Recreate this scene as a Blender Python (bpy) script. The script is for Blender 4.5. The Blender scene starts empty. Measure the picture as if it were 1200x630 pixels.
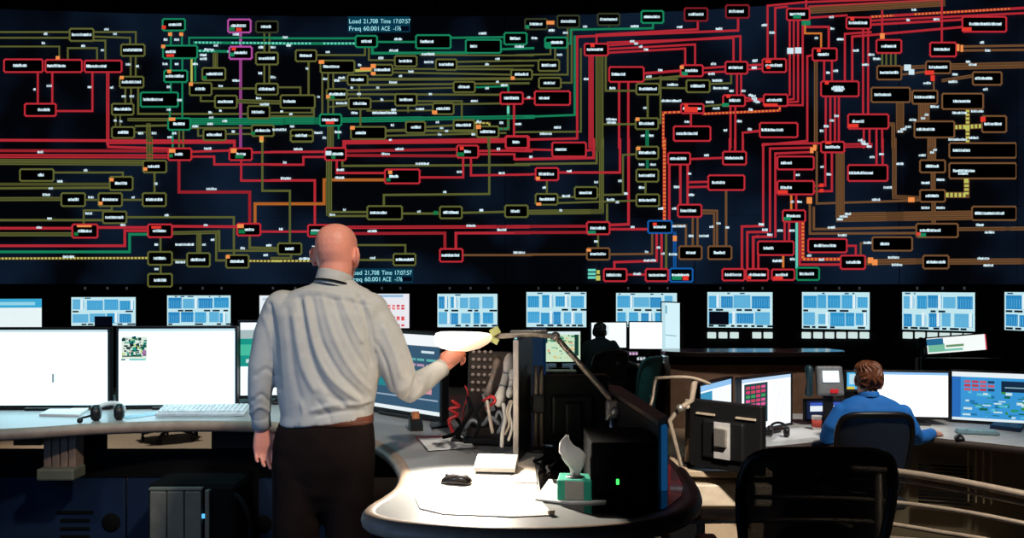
import bpy, bmesh, math, random
from mathutils import Vector, Matrix, noise
random.seed(7)
V = Vector
SC = bpy.context.scene
COL = SC.collection
F = 1000.0; CX = 600.0; HY = 330.0; EYE = 1.5
LOW = -0.33                                   # height of the sunken floor
PI = math.pi

def P(px, py, d):                             # a picture point at distance d -> a place in the room
    return V(((px-CX)/F*d, d, EYE-(py-HY)/F*d))
def PZ(px, py, z):                            # a picture point on the level z
    d = (EYE-z)*F/(py-HY)
    return V(((px-CX)/F*d, d, z))
def lin(c): return tuple(((x/255)/12.92 if x/255 <= .04045 else ((x/255+.055)/1.055)**2.4) for x in c)

# ------------------------------------------------------------------ materials
MATS = {}
def pm(name, c, rough=.5, metal=0., var=.12, scale=18., bump=0., bscale=None, coat=0., emit=None, es=0.):
    if name in MATS: return MATS[name]
    m = bpy.data.materials.new(name); m.use_nodes = True
    nt = m.node_tree; N = nt.nodes; L = nt.links; b = N['Principled BSDF']
    c = lin(c)
    tc = N.new('ShaderNodeTexCoord'); nz = N.new('ShaderNodeTexNoise'); nz.inputs['Scale'].default_value = scale
    nz.inputs['Detail'].default_value = 4
    L.new(tc.outputs['Object'], nz.inputs['Vector'])
    cr = N.new('ShaderNodeValToRGB')
    cr.color_ramp.elements[0].color = (*[x*(1-var) for x in c], 1); cr.color_ramp.elements[1].color = (*[min(1, x*(1+var)) for x in c], 1)
    cr.color_ramp.elements[0].position = .3; cr.color_ramp.elements[1].position = .7
    L.new(nz.outputs['Fac'], cr.inputs['Fac']); L.new(cr.outputs['Color'], b.inputs['Base Color'])
    b.inputs['Roughness'].default_value = rough; b.inputs['Metallic'].default_value = metal
    b.inputs['Coat Weight'].default_value = coat
    if emit:
        b.inputs['Emission Color'].default_value = (*lin(emit), 1); b.inputs['Emission Strength'].default_value = es
    if bump:
        n2 = N.new('ShaderNodeTexNoise'); n2.inputs['Scale'].default_value = bscale or scale*4
        L.new(tc.outputs['Object'], n2.inputs['Vector'])
        bp = N.new('ShaderNodeBump'); bp.inputs['Strength'].default_value = bump; bp.inputs['Distance'].default_value = .01
        L.new(n2.outputs['Fac'], bp.inputs['Height']); L.new(bp.outputs['Normal'], b.inputs['Normal'])
    MATS[name] = m
    return m
def em(c, s=1., light=False):                 # a lit part of a screen
    k = ('em', c, s, light)
    if k in MATS: return MATS[k]
    m = bpy.data.materials.new('lit_%02x%02x%02x' % c); m.use_nodes = True
    nt = m.node_tree; b = nt.nodes['Principled BSDF']
    b.inputs['Base Color'].default_value = (.01, .01, .012, 1); b.inputs['Roughness'].default_value = .5
    b.inputs['Specular IOR Level'].default_value = .1
    tc = nt.nodes.new('ShaderNodeTexCoord'); nz = nt.nodes.new('ShaderNodeTexNoise'); nz.inputs['Scale'].default_value = 3
    nt.links.new(tc.outputs['Object'], nz.inputs['Vector'])
    cr = nt.nodes.new('ShaderNodeValToRGB'); l = lin(c)
    cr.color_ramp.elements[0].color = (*[x*.93 for x in l], 1); cr.color_ramp.elements[1].color = (*l, 1)
    nt.links.new(nz.outputs['Fac'], cr.inputs['Fac']); nt.links.new(cr.outputs['Color'], b.inputs['Emission Color'])
    b.inputs['Emission Strength'].default_value = s
    if not light: m.cycles.emission_sampling = 'NONE'
    MATS[k] = m
    return m

# ------------------------------------------------------------------ mesh helpers
class MB:
    def __init__(s): s.bm = bmesh.new(); s.mats = []
    def mi(s, m):
        if m is None: return 0
        if m not in s.mats: s.mats.append(m)
        return s.mats.index(m)
    def face(s, pts, m=None, smooth=False):
        f = s.bm.faces.new([s.bm.verts.new(p) for p in pts]); f.material_index = s.mi(m); f.smooth = smooth; return f
    def box(s, c, size, m=None, rot=None, bev=0., seg=2):
        k = s.mi(m)
        t = bmesh.new(); bmesh.ops.create_cube(t, size=1)
        for v in t.verts: v.co = V((v.co.x*size[0], v.co.y*size[1], v.co.z*size[2]))
        if bev: bmesh.ops.bevel(t, geom=t.edges[:], offset=min(bev, min(size)*.45), segments=seg, affect='EDGES', profile=.5)
        M = Matrix.Translation(V(c)) @ (rot.to_4x4() if rot is not None else Matrix())
        s._add(t, M, k, False)
    def _add(s, t, M, k, smooth):
        mp = {}
        for v in t.verts: mp[v] = s.bm.verts.new(M @ v.co)
        for f in t.faces:
            try: g = s.bm.faces.new([mp[v] for v in f.verts]); g.material_index = k; g.smooth = smooth
            except ValueError: pass
        t.free()
    def loft(s, rings, m=None, cap=True, smooth=True, closed=False):
        k = s.mi(m); R = [[s.bm.verts.new(p) for p in r] for r in rings]; n = len(R[0])
        pairs = list(zip(R, R[1:])) + ([(R[-1], R[0])] if closed else [])
        for a, b in pairs:
            for i in range(n):
                f = s.bm.faces.new((a[i], a[(i+1) % n], b[(i+1) % n], b[i])); f.material_index = k; f.smooth = smooth
        if cap and not closed:
            for r, rev in ((R[0], True), (R[-1], False)):
                f = s.bm.faces.new(list(reversed(r)) if rev else r); f.material_index = k; f.smooth = smooth
    def tube(s, pts, r, m=None, n=10, round_ends=False, closed=False, ref=None):
        pts = [V(p) for p in pts]; rr = r if isinstance(r, (list, tuple)) else [r]*len(pts)
        if round_ends:
            a = (pts[0]-pts[1]).normalized(); b = (pts[-1]-pts[-2]).normalized()
            hp = [pts[0]+a*rr[0]*.92, pts[0]+a*rr[0]*.6]; hr = [rr[0]*.35, rr[0]*.8]
            tp = [pts[-1]+b*rr[-1]*.6, pts[-1]+b*rr[-1]*.92]; tr = [rr[-1]*.8, rr[-1]*.35]
            pts = hp+pts+tp; rr = hr+list(rr)+tr
        rings = []; up = None; N = len(pts)
        for i, p in enumerate(pts):
            if closed: t = (pts[(i+1) % N]-pts[i-1]).normalized()
            else: t = ((pts[min(i+1, N-1)]-p).normalized()+(p-pts[max(i-1, 0)]).normalized())
            t = t.normalized() if t.length > 1e-6 else V((0, 0, 1))
            if up is None:
                up = V(ref) if ref else (V((0, 0, 1)) if abs(t.z) < .9 else V((0, 1, 0)))
            up = (up-t*up.dot(t)).normalized(); w = t.cross(up)
            rings.append([p+up*rr[i]*math.cos(2*PI*j/n)+w*rr[i]*math.sin(2*PI*j/n) for j in range(n)])
        s.loft(rings, m, closed=closed)
    def lathe(s, prof, c, m=None, n=20, axis='Z', smooth=True):
        rings = []
        for r, z in prof:
            r = max(r, 1e-4); ring = []
            for j in range(n):
                a = 2*PI*j/n; x, y = r*math.cos(a), r*math.sin(a)
                q = {'Z': V((x, y, z)), 'Y': V((y, z, x)), 'X': V((z, x, y))}[axis]
                ring.append(V(c)+q)
            rings.append(ring)
        s.loft(rings, m, smooth=smooth)
    def prism(s, poly, z0, z1, m=None, bev=0.):
        k = s.mi(m); t = bmesh.new()
        f = t.faces.new([t.verts.new((p[0], p[1], z0)) for p in poly])
        if f.normal.z > 0 or (f.normal_update() or f.normal.z > 0): f.normal_flip()
        r = bmesh.ops.extrude_face_region(t, geom=[f])
        for v in [g for g in r['geom'] if isinstance(g, bmesh.types.BMVert)]: v.co.z = z1
        bmesh.ops.recalc_face_normals(t, faces=t.faces[:])
        if bev:
            es = [e for e in t.edges if len(e.link_faces) == 2 and abs(e.verts[0].co.z-e.verts[1].co.z) < 1e-6]
            bmesh.ops.bevel(t, geom=es, offset=bev, segments=2, affect='EDGES', profile=.5)
        s._add(t, Matrix(), k, False)
    def ball(s, c, r, m=None, u=14, v=9, rot=None):
        k = s.mi(m); t = bmesh.new(); bmesh.ops.create_uvsphere(t, u_segments=u, v_segments=v, radius=1)
        r = r if isinstance(r, (tuple, list)) else (r, r, r)
        M = Matrix.Translation(V(c)) @ (rot.to_4x4() if rot is not None else Matrix()) @ Matrix.Diagonal((*r, 1))
        s._add(t, M, k, True)

def rz(a): return Matrix.Rotation(a, 3, 'Z')
def thing(name, label, cat, loc=(0, 0, 0), yaw=0., group=None):
    o = bpy.data.objects.new(name, None); COL.objects.link(o)
    o.empty_display_size = .1
    o.location = loc; o.rotation_euler = (0, 0, yaw)
    tag(o, label, cat, group); return o
def tag(o, label, cat, group=None):
    o['label'] = label; o['category'] = cat
    if group: o['group'] = group
    return o
def wm(o):
    M = Matrix.LocRotScale(o.location, o.rotation_euler, None)
    return (wm(o.parent) @ M) if o.parent else M
def obj(name, mb, mat=None, parent=None, world=True, base=None, label=None):
    """link ONE mesh object; world=True: the vertices were given in room coordinates"""
    me = bpy.data.meshes.new(name)
    if mb.mats and mat is None:
        for m in mb.mats: me.materials.append(m)
    elif mat is not None: me.materials.append(mat)
    bmesh.ops.recalc_face_normals(mb.bm, faces=mb.bm.faces[:])
    o = bpy.data.objects.new(name, me); COL.objects.link(o)
    if parent is not None:
        o.parent = parent
        if world: mb.bm.transform(wm(parent).inverted())
    elif base is not None:
        o.location = base; mb.bm.transform(Matrix.Translation(-V(base)))
    mb.bm.to_mesh(me); mb.bm.free()
    if label: o['label'] = label
    return o
def struct(name, mb, mat=None, parent=None):
    o = obj(name, mb, mat, parent)
    if parent is None: o['kind'] = 'structure'
    return o
def spline(pts, k=6, closed=False):
    pts = [V(p) for p in pts]; n = len(pts); out = []
    for i in range(n if closed else n-1):
        g = (lambda j: pts[j % n]) if closed else (lambda j: pts[max(0, min(n-1, j))])
        a, b, c, d = g(i-1), g(i), g(i+1), g(i+2)
        for q in range(k):
            t = q/k
            out.append(.5*((2*b)+(c-a)*t+(2*a-5*b+4*c-d)*t*t+(3*b-a-3*c+d)*t**3))
    if not closed: out.append(pts[-1])
    return out
def dup(root, loc, yaw, label=None, group=None):
    r = root.copy(); COL.objects.link(r); r.location = loc; r.rotation_euler = (0, 0, yaw)
    if label: r['label'] = label
    if group: r['group'] = group
    for ch in list(root.children):
        c = ch.copy(); COL.objects.link(c); c.parent = r
        for g in list(ch.children):
            d = g.copy(); COL.objects.link(d); d.parent = c
    return r
def text_mesh(mb, s, size, m, place, width=None):
    cu = bpy.data.curves.new('t', 'FONT'); cu.body = s; cu.size = size
    o = bpy.data.objects.new('t', cu); COL.objects.link(o)
    dg = bpy.context.evaluated_depsgraph_get(); me = bpy.data.meshes.new_from_object(o.evaluated_get(dg))
    k = mb.mi(m); w = max(v.co.x for v in me.vertices) or 1; sx = (width/w) if width else 1
    vs = [mb.bm.verts.new(place(v.co.x*sx, v.co.y)) for v in me.vertices]
    for p in me.polygons:
        try: f = mb.bm.faces.new([vs[i] for i in p.vertices]); f.material_index = k
        except ValueError: pass
    bpy.data.objects.remove(o); bpy.data.curves.remove(cu); bpy.data.meshes.remove(me)
def fuse(mb, voxel, smooth=3, fac=.5):
    """weld overlapping volumes into one continuous skin, returned as an MB"""
    me = bpy.data.meshes.new('tmp'); bmesh.ops.recalc_face_normals(mb.bm, faces=mb.bm.faces[:])
    mb.bm.to_mesh(me); mb.bm.free()
    o = bpy.data.objects.new('tmp', me); COL.objects.link(o)
    r = o.modifiers.new('r', 'REMESH'); r.mode = 'VOXEL'; r.voxel_size = voxel; r.adaptivity = 0
    s = o.modifiers.new('s', 'SMOOTH'); s.iterations = smooth; s.factor = fac
    bpy.context.view_layer.update()
    e = bpy.data.meshes.new_from_object(o.evaluated_get(bpy.context.evaluated_depsgraph_get()))
    out = MB(); out.bm.from_mesh(e)
    for f in out.bm.faces: f.smooth = True; f.material_index = 0
    bpy.data.objects.remove(o); bpy.data.meshes.remove(me); bpy.data.meshes.remove(e)
    out.bm.normal_update()
    return out
# ------------------------------------------------------------------ common materials
BLACK = pm('black_plastic', (16, 16, 18), .45, scale=40)
MATTE = pm('black_matte', (7, 7, 8), .9, scale=30); MATTE.node_tree.nodes['Principled BSDF'].inputs['Specular IOR Level'].default_value = .15
DARKW = pm('wall_black', (7, 8, 11), .85, scale=2, var=.3)
NAVY = pm('navy_laminate', (16, 34, 60), .5, scale=3, var=.25)
TOP = pm('grey_laminate', (150, 150, 148), .42, scale=60, var=.06, coat=.1)
EDGE = pm('brown_rubber_edge', (150, 128, 110), .5, scale=20, var=.15)
BEIGE = pm('beige_laminate', (176, 156, 130), .5, scale=8, var=.1)
BROWN = pm('brown_panel', (126, 102, 86), .6, scale=6, var=.2)
STEEL = pm('brushed_metal', (190, 184, 176), .35, .8, scale=50)
TAN = pm('tan_metal', (196, 178, 158), .45, .3, scale=40)
WHITE = pm('white_paper', (232, 232, 230), .8, var=.03, scale=30)
GREYP = pm('grey_plastic', (120, 122, 124), .5, scale=30)
SILVER = pm('silver_plastic', (196, 194, 192), .4, .3, scale=30)
RED = pm('red_plastic', (190, 30, 36), .4, scale=30)
CARPET_UP = pm('dark_carpet', (24, 26, 32), .95, scale=60, var=.4, bump=.5, bscale=300)
CARPET_LOW = pm('tan_carpet', (160, 142, 120), .95, scale=60, var=.2, bump=.5, bscale=300)

# ------------------------------------------------------------------ video wall plan: flat columns set on a curve
def ln_ratio(x):
    t = x-420.
    if t < 0: return -1.2e-4*t*t/(2*380)
    return -(4.15e-9*t*t+3.38e-10*t**3)
D0 = 15.0
def rough(px): return V(((px-CX)/F*D0*math.exp(ln_ratio(px)), D0*math.exp(ln_ratio(px)), 0))
fine = [rough(-260+i*2) for i in range(int((1400+260)/2))]
COLW = 1.62
start = min(range(len(fine)), key=lambda i: abs((fine[i].x/fine[i].y*F+CX)-(23-108)))
knots = [fine[start]]; acc = 0
for a, b in zip(fine[start:], fine[start+1:]):
    acc += (b-a).length
    if acc >= COLW: knots.append(b); acc = 0
NC = len(knots)-1
def wall(px, py, off=0.):
    s = (px-CX)/F
    for i in range(NC):
        a, b = knots[i], knots[i+1]
        e = b-a; den = e.x-s*e.y
        u = (s*a.y-a.x)/den
        if u <= 1 or i == NC-1:
            if True:
                n = V((e.y, -e.x, 0)).normalized()
                p = a+e*u
                return V((p.x, p.y, EYE-(py-HY)/F*p.y))+n*off
    return None
def wall_frame(px):
    s = (px-CX)/F
    for i in range(NC):
        a, b = knots[i], knots[i+1]; e = b-a
        u = (s*a.y-a.x)/(e.x-s*e.y)
        if u <= 1 or i == NC-1:
            return e.normalized(), V((e.y, -e.x, 0)).normalized()
Z_BOT, Z_TOP, CEIL = 1.455, 6.17, 7.2

# ------------------------------------------------------------------ setting
mb = MB()
mb.prism([(-9.6, -1.5), (9.6, -1.5), (9.6, 3.45), (.78, 3.45), (.62, 5.5), (-9.6, 5.5)], LOW, 0., CARPET_UP)
struct('floor_upper_platform', mb)
mb = MB(); mb.prism([(-9.6, -1.5), (9.6, -1.5), (9.6, 16.5), (-9.6, 16.5)], LOW-.08, LOW, CARPET_LOW)
struct('floor', mb)
mb = MB()
for i in range(NC):
    a, b = knots[i], knots[i+1]; e = (b-a).normalized(); n = V((e.y, -e.x, 0))
    c = (a+b)/2; L = (b-a).length
    ang = math.atan2(e.y, e.x)
    for z0, z1, dep, of in ((LOW, Z_BOT-.03, .3, -.15), (Z_BOT-.03, CEIL, .2, -.22)):
        mb.box((c.x+n.x*of, c.y+n.y*of, (z0+z1)/2), (L+.03, dep, z1-z0), DARKW, rz(ang))
struct('wall_back', mb)
mb = MB(); mb.box((-9.7, 7.5, (CEIL+LOW)/2), (.2, 18, CEIL-LOW), DARKW); struct('wall_left', mb)
mb = MB(); mb.box((9.7, 7.5, (CEIL+LOW)/2), (.2, 18, CEIL-LOW), DARKW); struct('wall_right', mb)
mb = MB(); mb.box((0, 7.5, CEIL+.1), (19.6, 18, .2), DARKW); struct('ceiling', mb)

# ------------------------------------------------------------------ the video wall and its diagram
vw = thing('video_wall', 'huge curved video wall showing a red, green and olive line diagram on black', 'video wall', (0, 14.6, Z_BOT))
TILE = bpy.data.materials.new('display_glass'); TILE.use_nodes = True
nt = TILE.node_tree; b = nt.nodes['Principled BSDF']
b.inputs['Base Color'].default_value = (.006, .007, .009, 1); b.inputs['Roughness'].default_value = .55
tc = nt.nodes.new('ShaderNodeTexCoord'); nz = nt.nodes.new('ShaderNodeTexNoise'); nz.inputs['Scale'].default_value = .55; nz.inputs['Detail'].default_value = 2
nt.links.new(tc.outputs['Object'], nz.inputs['Vector']); cr = nt.nodes.new('ShaderNodeValToRGB')
cr.color_ramp.elements[0].color = (.0007, .001, .002, 1); cr.color_ramp.elements[0].position = .42
cr.color_ramp.elements[1].color = (.005, .013, .03, 1); cr.color_ramp.elements[1].position = .72
nt.links.new(nz.outputs['Fac'], cr.inputs['Fac']); nt.links.new(cr.outputs['Color'], b.inputs['Emission Color'])
b.inputs['Emission Strength'].default_value = 1.; TILE.cycles.emission_sampling = 'NONE'
for i in range(NC):
    a, b_ = knots[i], knots[i+1]; e = (b_-a).normalized(); n = V((e.y, -e.x, 0)); c = (a+b_)/2; L = (b_-a).length
    rows = 4; hh = (Z_TOP-Z_BOT)/rows
    for r in range(rows):
        mb = MB(); mb.box((c.x-n.x*.055, c.y-n.y*.055, Z_BOT+hh*(r+.5)), (L-.012, .11, hh-.012), TILE, rz(math.atan2(e.y, e.x)))
        obj('display_tile', mb, parent=vw)

COLR = {'r': (196, 46, 58), 'o': (98, 102, 52), 'd': (56, 62, 42), 'g': (26, 138, 96), 'b': (118, 82, 52), 'm': (186, 84, 168),
        'n': (226, 128, 54), 'l': (22, 92, 168), 'c': (110, 220, 200), 'y': (196, 200, 96), 'w': (214, 240, 250), 'G': (24, 120, 70),
        'R': (236, 60, 48), 'O': (250, 150, 80), 'D': (132, 30, 42)}
lines, boxes, caps = MB(), MB(), MB()
def quad(M, pts, off, c, s=1.):
    p = [wall(x, y, off) for x, y in pts]
    M.face(p, em(COLR[c], s))
def seg(M, x0, y0, x1, y1, w, off, c, s=1., ext=True):
    L = math.hypot(x1-x0, y1-y0)
    if L < 1e-6: return
    ux, uy = (x1-x0)/L, (y1-y0)/L; h = w/2
    if ext: x0 -= ux*h; y0 -= uy*h; x1 += ux*h; y1 += uy*h; L += w
    k = max(1, int(L/26))
    for i in range(k):
        a, b2 = i/k, (i+1)/k
        xa, ya, xb, yb = x0+(x1-x0)*a, y0+(y1-y0)*a, x0+(x1-x0)*b2, y0+(y1-y0)*b2
        quad(M, [(xa-uy*h, ya+ux*h), (xb-uy*h, yb+ux*h), (xb+uy*h, yb-ux*h), (xa+uy*h, ya-ux*h)], off, c, s)
lay = [0]
def line(c, pts, w, dotted=False):
    lay[0] = (lay[0]+1) % 12
    off = .012+lay[0]*.0008
    dim = .55 if w > 3.4 else .82
    for (x0, y0), (x1, y1) in zip(pts, pts[1:]):
        if dotted:
            seg(lines, x0, y0, x1, y1, w, off, {'n': 'r', 'y': 'b', 'c': 'g'}.get(c, 'o'), .8)
            L = math.hypot(x1-x0, y1-y0); k = max(1, int(L/4.2))
            for i in range(k):
                a, b2 = (i+.15)/k, (i+.75)/k
                seg(lines, x0+(x1-x0)*a, y0+(y1-y0)*a, x0+(x1-x0)*b2, y0+(y1-y0)*b2, w*.75, off+.002, c, .95, ext=False)
        else:
            seg(lines, x0, y0, x1, y1, w, off, c, dim)
            if w > 3.6:                        # a bundle: brighter wires run along it
                L = math.hypot(x1-x0, y1-y0); nx, ny = -(y1-y0)/L, (x1-x0)/L
                kk = max(2, int(w/1.9)); 
                for i in range(kk):
                    q = (i/(kk-1)-.5)*(w-.9)
                    seg(lines, x0+nx*q, y0+ny*q, x1+nx*q, y1+ny*q, .75, off+.001, c, 1.05)
def capt(x0, x1, y, h=2.9, bright=1.):
    x = x0
    while x < x1-.3:
        w = random.choice((.9, 1.2, 1.5)); hh = h*random.uniform(.75, 1.1)
        quad(caps, [(x, y+h/2), (min(x+w, x1), y+h/2), (min(x+w, x1), y+h/2-hh), (x, y+h/2-hh)], .045, 'w', bright*random.choice((.7, .9, 1.1)))
        x += w+.12
def boxx(c, x0, y0, x1, y1, t=None, w=2.0):
    k = {'D': .9}.get(c, .9)
    quad(boxes, [(x0, y1), (x1, y1), (x1, y0), (x0, y0)], .026, 'w', .0)
    r = 1.6
    path = [(x0+r, y0), (x1-r, y0), (x1, y0+r), (x1, y1-r), (x1-r, y1), (x0+r, y1), (x0, y1-r), (x0, y0+r), (x0+r, y0)]
    for a, b2 in zip(path, path[1:]): seg(boxes, *a, *b2, w, .034, c, k)
    if t: capt(t[0], t[1], (y0+y1)/2, 3.2)
def mark(c, x, y, w=4., h=3.6):
    quad(caps, [(x-w/2, y+h/2), (x+w/2, y+h/2), (x+w/2, y-h/2), (x-w/2, y-h/2)], .05, c, .95)

def crop(ox, oy, s, boxes_, lines_, labels_, marks_=''):
    X = lambda v: ox+float(v)/s
    Y = lambda v: oy+float(v)/s
    def pt(q):
        x, y = (float(a) for a in q.split(','))
        px = X(x); py = Y(y)
        if ox == 30 and x <= 38: px = -70
        if ox == 880 and x >= 1042: px = 1290
        return px, py
    for q in boxes_.split():
        c, xy, *t = q.split(':')
        x0, y0, x1, y1 = (float(a) for a in xy.split(','))
        tt = None
        if t: k = t[0].rindex('-'); tt = [X(t[0][:k]), X(t[0][k+1:])]
        boxx(c, X(x0), Y(y0), X(x1), Y(y1), tt)
    for q in lines_.split():
        c, w, *pts = q.split(':')
        dot = c.endswith('*'); c = c[0]
        pts = [pt(p) for p in ':'.join(pts).split('>')]
        line(c, pts, max(1.5, float(w)/s*1.0), dot)
    for q in labels_.split():
        v = q.split(','); x, y = X(v[0]), Y(v[1]); w = float(v[2])/s if len(v) > 2 else random.uniform(4.2, 6.5)
        capt(x-w/2, x+w/2, y, 2.8, 1.)
    for q in marks_.split():
        c, xy, *wh = q.split(':'); x, y = (float(a) for a in xy.split(','))
        w, h = ((float(a)/s for a in wh[0].split(',')) if wh else (4.6, 4.))
        mark(c, X(x), Y(y), w, h)

crop(30, 0, 3.707,
 'o:195,127,298,180:205-290 o:418,195,520,245:428-510 o:412,335,515,382:422-505 o:378,452,472,500:388-465 o:378,553,475,600:405-450 '
 'r:-90,260,78,315:-50-10 r:90,262,248,315:98-178 r:260,265,420,315:268-355 r:0,452,135,505:58-110 g:598,85,695,135:625-680 g:600,200,748,255:612-655 '
 'g:605,308,705,358:612-690 g:503,403,665,465:515-600 g:622,515,718,565:645-695 m:882,87,980,143:895-960 m:888,205,985,258:910-965 d:1003,95,1098,143:1025-1070 '
 'o:1003,230,1098,282:1015-1085 o:1003,365,1098,413:1015-1085 o:770,297,870,350:788-858 o:715,362,810,415:740-785 o:825,417,920,470:838-905 '
 'o:968,462,1062,515:985-1040 o:985,545,1080,592:1000-1065 o:775,563,872,610:790-855',
 'o:8:38,140>195,140 o:8:38,165>195,165 o:8:298,140>480,140>480,195 o:8:298,160>455,165>455,195 o:8:298,177>348,177>348,262 o:7:38,203>148,203>148,255 '
 'o:8:185,262>185,210>312,210>312,262 o:8:458,245>458,335 o:8:480,245>480,335 o:8:435,382>435,452 o:8:460,382>460,452 o:9:490,382>490,495>968,495 o:7:392,500>392,553 '
 'o:7:412,500>412,553 o:14:450,520>622,520 o:7:475,575>540,575 o:20:535,545>535,640 o:9:480,548>622,545 g:30:718,528>1116,528 o:8:718,556>985,556 r:9:55,320>55,452 r:9:118,320>118,452 '
 'r:9:292,320>292,483>135,483 r:14:358,320>358,625 r:12:38,608>908,613>908,640 g:8:632,135>632,200 g:8:680,150>680,200 g:8:632,255>632,308 g:8:682,255>682,308 '
 'g:8:682,358>682,515 g:8:632,358>632,403 g:8:628,465>628,515 g:8:712,200>712,165>1116,165 c*:11:735,186>1116,189 c*:11:752,222>888,225 y:9:722,255>722,362 g:8:738,255>738,350 '
 'o:22:825,235>825,297 m:12:935,143>935,205 m:13:935,258>935,640 o:8:1038,143>1038,230 o:8:1060,143>1060,230 o:8:1038,282>1038,365 o:8:1060,282>1060,365 '
 'o:9:810,385>1003,385 o:8:762,415>762,440>825,440 o:18:920,440>1116,446 o:8:750,555>750,590>775,590 o:8:872,582>985,582 g:9:640,565>640,640 o:9:668,565>668,640 o:9:686,565>686,640',
 '92,150 82,190,14 355,130 392,150,16 255,202 338,220,14 44,390,12 107,375 282,380 378,382 450,282 490,290,12 430,420 465,420 393,525,12 418,528,12 505,580 562,580 612,175 660,175 610,280 660,280 '
 '625,380 672,437 625,478 775,242,30 775,258,30 800,218,40 830,200 740,280 917,152,28 917,352,32 1022,320 1078,338 1025,208 1078,208 850,375 1015,428 1040,455,40 805,490 810,512 805,540 868,527 850,482,12 905,573,14 740,550,28 630,597 650,580',
 'R:605,122 O:632,152 O:680,152 R:632,244:34,12 O:628,313 O:640,520:28,14 G:900,130:24,16 R:930,132:24,14 R:908,215:18,14 G:782,340 O:722,368 O:145,254 O:422,340 G:992,580 O:1028,604:18,22 O:602,205 g:900,240:20,16')
crop(30, 165, 3.5,
 'o:485,82,580,130:505-552 r:588,32,682,80:615-648 r:838,32,930,80:868-905 o:483,215,578,268:497-565 o:-20,117,118,165:55-80 o:348,148,442,202:370-420 o:150,215,247,268:178-222 o:302,215,398,268:318-382 '
 'o:320,290,416,338:330-405 r:195,343,298,397:218-275 r:505,343,603,395:525-580 o:505,455,603,508:528-580 o:505,545,603,597:530-580 o:665,460,758,515:680-740 o:825,468,917,520:842-898 r:870,340,965,388:900-940',
 'r:10:340,-3>340,25>588,32 r:12:38,40>588,42 r:16:38,62>588,64 o:24:38,85>485,90 r:8:858,0>858,32 r:9:682,45>838,40 r:9:682,65>775,65>775,97>1050,97 r:9:930,48>1050,46 r:9:885,80>885,163>1050,163 '
 'r:12:630,80>630,210>920,210>920,340 o:9:530,130>530,215 o:8:118,130>400,130>400,148 o:12:38,178>348,178 o:10:38,196>348,192 o:16:38,240>150,238 o:8:247,242>302,242 o:8:398,242>483,242 '
 'o:8:355,268>355,285>240,285>240,343 o:10:38,325>320,325 o:9:416,313>855,313>855,468 r:11:38,358>195,358 r:11:298,355>505,355 r:11:603,350>870,352 o:16:38,383>195,383 '
 'r:11:38,430>408,430>408,368>505,368 g:11:38,455>428,455>428,383>505,383 o:14:603,378>790,374 o:20:712,380>712,460 o:9:795,370>795,450>1045,450 o:9:783,385>783,490>825,490 o:8:555,395>555,455 '
 'o:8:555,508>555,545 o:8:603,488>665,490 y*:10:38,483>505,480 y*:10:917,492>1050,493 r:9:965,372>1050,372 o:10:920,388>920,438>1045,440 n:12:942,340>942,258>1050,258 o:9:972,-5>972,205>1050,205 '
 'o:26:510,-5>510,82 r:8:340,10>858,8',
 '65,47 750,33,30 250,122 145,167 108,195 90,222,32 272,232 445,232,12 538,177,12 765,198,42 583,305 263,298,28 103,318 60,355 403,345 742,345 655,425,76 770,405 735,425 540,425 180,475,46 638,497,42 540,525 893,440 1000,428 988,468',
 'O:495,117 O:605,42:26,16 G:600,62 O:857,42:24,18 G:880,66:34,14 O:357,160 O:312,257 G:212,382 R:540,355:40,10 O:833,475 O:885,350:26,16 G:890,372:26,16 y:970,2:14,12 O:245,350:60,8')
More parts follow.
